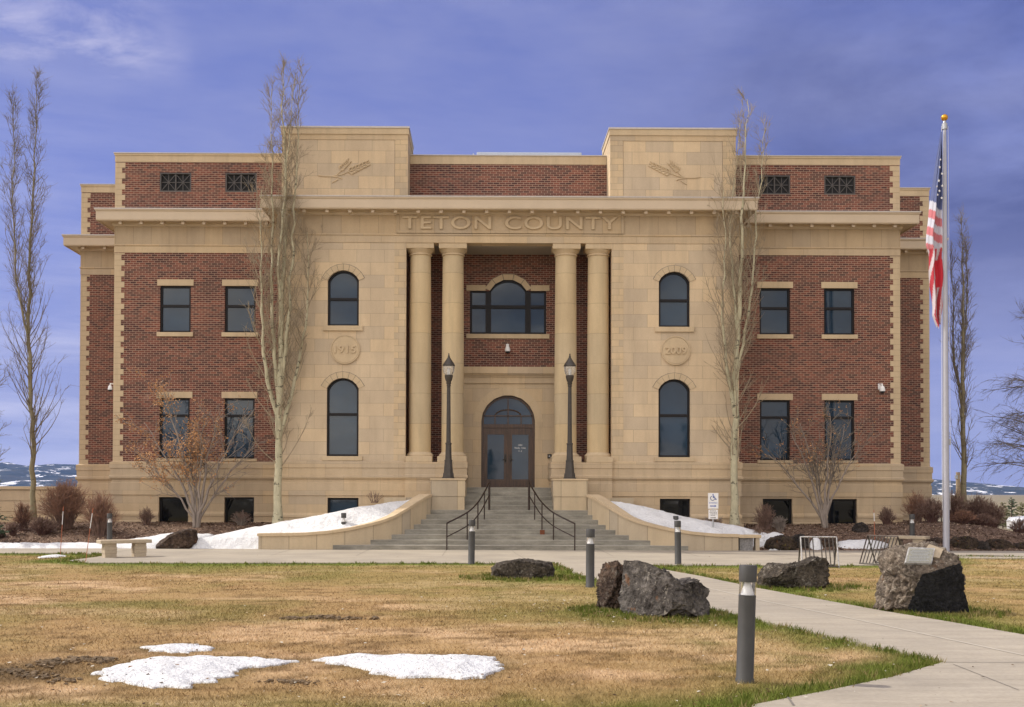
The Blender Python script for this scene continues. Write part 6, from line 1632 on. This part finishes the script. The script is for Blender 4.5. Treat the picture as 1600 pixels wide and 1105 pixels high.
m = MB(); m.add([(-1.22, -.73, 1.03), (-1.22, .73, 1.03), (-.60, .68, 1.49), (-.60, -.68, 1.49)], [(0, 1, 2, 3)]); m.v = [(x - .03, y, z + .02) for x, y, z in m.v]; m.build('windscreen', 'darkglass', cab, local=True)
m = MB(); m.plate([(-.95, 1.05), (.2, 1.05), (.2, 1.48), (-.5, 1.46)], -.80, .02); m.plate([(.28, 1.05), (1.6, 1.05), (1.15, 1.48), (.28, 1.48)], -.80, .02); m.build('side_window', 'darkglass', cab, local=True)
for x in (-1.45, 1.4):
    for s in (-1, 1):
        m = MB(); m.lathe([(.22, -.1), (.33, -.09), (.335, .0), (.33, .09), (.22, .1)], n=24); m.v = [(x + a_, s * .82 + c_, .33 + b2) for a_, b2, c_ in m.v]; w = m.build('wheel', 'rubber', t, smooth=True, local=True)
        m = MB(); m.lathe([(.2, -.105), (.21, .105)], n=16); m.v = [(x + a_, s * .82 + c_, .33 + b2) for a_, b2, c_ in m.v]; m.build('rim', 'steel', w, local=True)
for s in (-1, 1):
    m = MB(); m.bbox(-2.33, -2.2, s * .62 - .18, s * .62 + .18, .66, .80, .03); m.build('headlight', 'lens', t, local=True)
    m = MB(); m.bbox(-1.05, -.88, s * .95 - .08, s * .95 + .08, 1.02, 1.16, .03); m.build('side_mirror', 'carpaint', t, local=True)

# forested, snow-streaked mountains on the horizon
def ridge(name, Yd, prof, seed, back):
    rng = random.Random(seed); xs = np.linspace(at(-420, 770, Yd).x, at(2020, 770, Yd).x, 420)
    px = [p[0] for p in prof]; k = Yd / F; top = np.interp((xs - XC) / k + PPX, px, [(770.5 - p[1]) * k for p in prof])
    nz = fbm(xs, xs * 0 + seed, 0.0016, 5) - .5; top = top * (1.12 + .45 * nz) + 12 * (fbm(xs, xs * 0 + 3, .012, 3) - .5)
    rows = 26; V = []
    for j in range(rows):
        u = j / (rows - 1); y = Yd - back * (1 - u) + 0 * xs
        z = top * (u ** .8) - 6
        z = z + top * .30 * (fbm(xs * 1.0, y * 1.0, .0022, 5) - .5) * (u * (1 - u) * 4)
        V.append(np.column_stack([xs, y, z]))
    V = np.concatenate(V); I = np.arange(len(V)).reshape(rows, len(xs)); f = np.stack([I[:-1, :-1].ravel(), I[:-1, 1:].ravel(), I[1:, 1:].ravel(), I[1:, :-1].ravel()], 1)
    tag(raw(name, V, f, 'mount', None, None, True), kind='structure')
ridge('mountains', 9000, [(-400, 735), (0, 727), (20, 724), (60, 731), (90, 727), (122, 727), (200, 735), (600, 745), (1000, 745), (1400, 745), (1460, 748), (1475, 757), (1490, 755), (1540, 764), (1600, 768), (2000, 764)], 3, 2600)

# trees along the street behind the viewer, seen only as reflections in the glass
R = random.Random(77); nv, nf, nc = [], [], []
for k in range(34):
    x = -62 + k * 3.7 + R.uniform(-1.5, 1.5); y = R.uniform(-62, -44); H_ = R.uniform(4, 7) if R.random() < .6 or abs(x) < 12 else R.uniform(9, 15)
    for q in range(520):
        u = R.random() ** .8; rr1 = H_ * .20 * (1 - u) * R.uniform(.3, 1); a = R.random() * 6.28
        c = Vector((x + rr1 * math.cos(a), y + rr1 * math.sin(a), .3 + u * H_)); e = Vector((math.cos(a), math.sin(a), R.uniform(-.5, .2))) * R.uniform(.4, .9); w = e.cross(Vector((0, 0, 1))).normalized() * R.uniform(.12, .3); kk = len(nv)
        nv += [tuple(c - w), tuple(c + w), tuple(c + e)]; nf.append((kk, kk + 1, kk + 2))
tag(raw('street_trees', nv, nf, 'needle'), kind='stuff')

# ------------------------------------------------------------------ the air between here and the mountains
m = MB(); m.box(-14000, 14000, -250, 12500, -1.2, 520)
hz = m.build('haze', 'field'); hz.data.materials.clear()
hm = bpy.data.materials.new('haze_air'); hm.use_nodes = True; hm.node_tree.nodes.clear()
pv = hm.node_tree.nodes.new('ShaderNodeVolumePrincipled'); ho = hm.node_tree.nodes.new('ShaderNodeOutputMaterial')
pv.inputs['Color'].default_value = (0.30, 0.48, 1.0, 1); pv.inputs['Density'].default_value = 0.000036; pv.inputs['Anisotropy'].default_value = 0.1
hm.node_tree.links.new(pv.outputs[0], ho.inputs['Volume']); hz.data.materials.append(hm); tag(hz, kind='stuff')
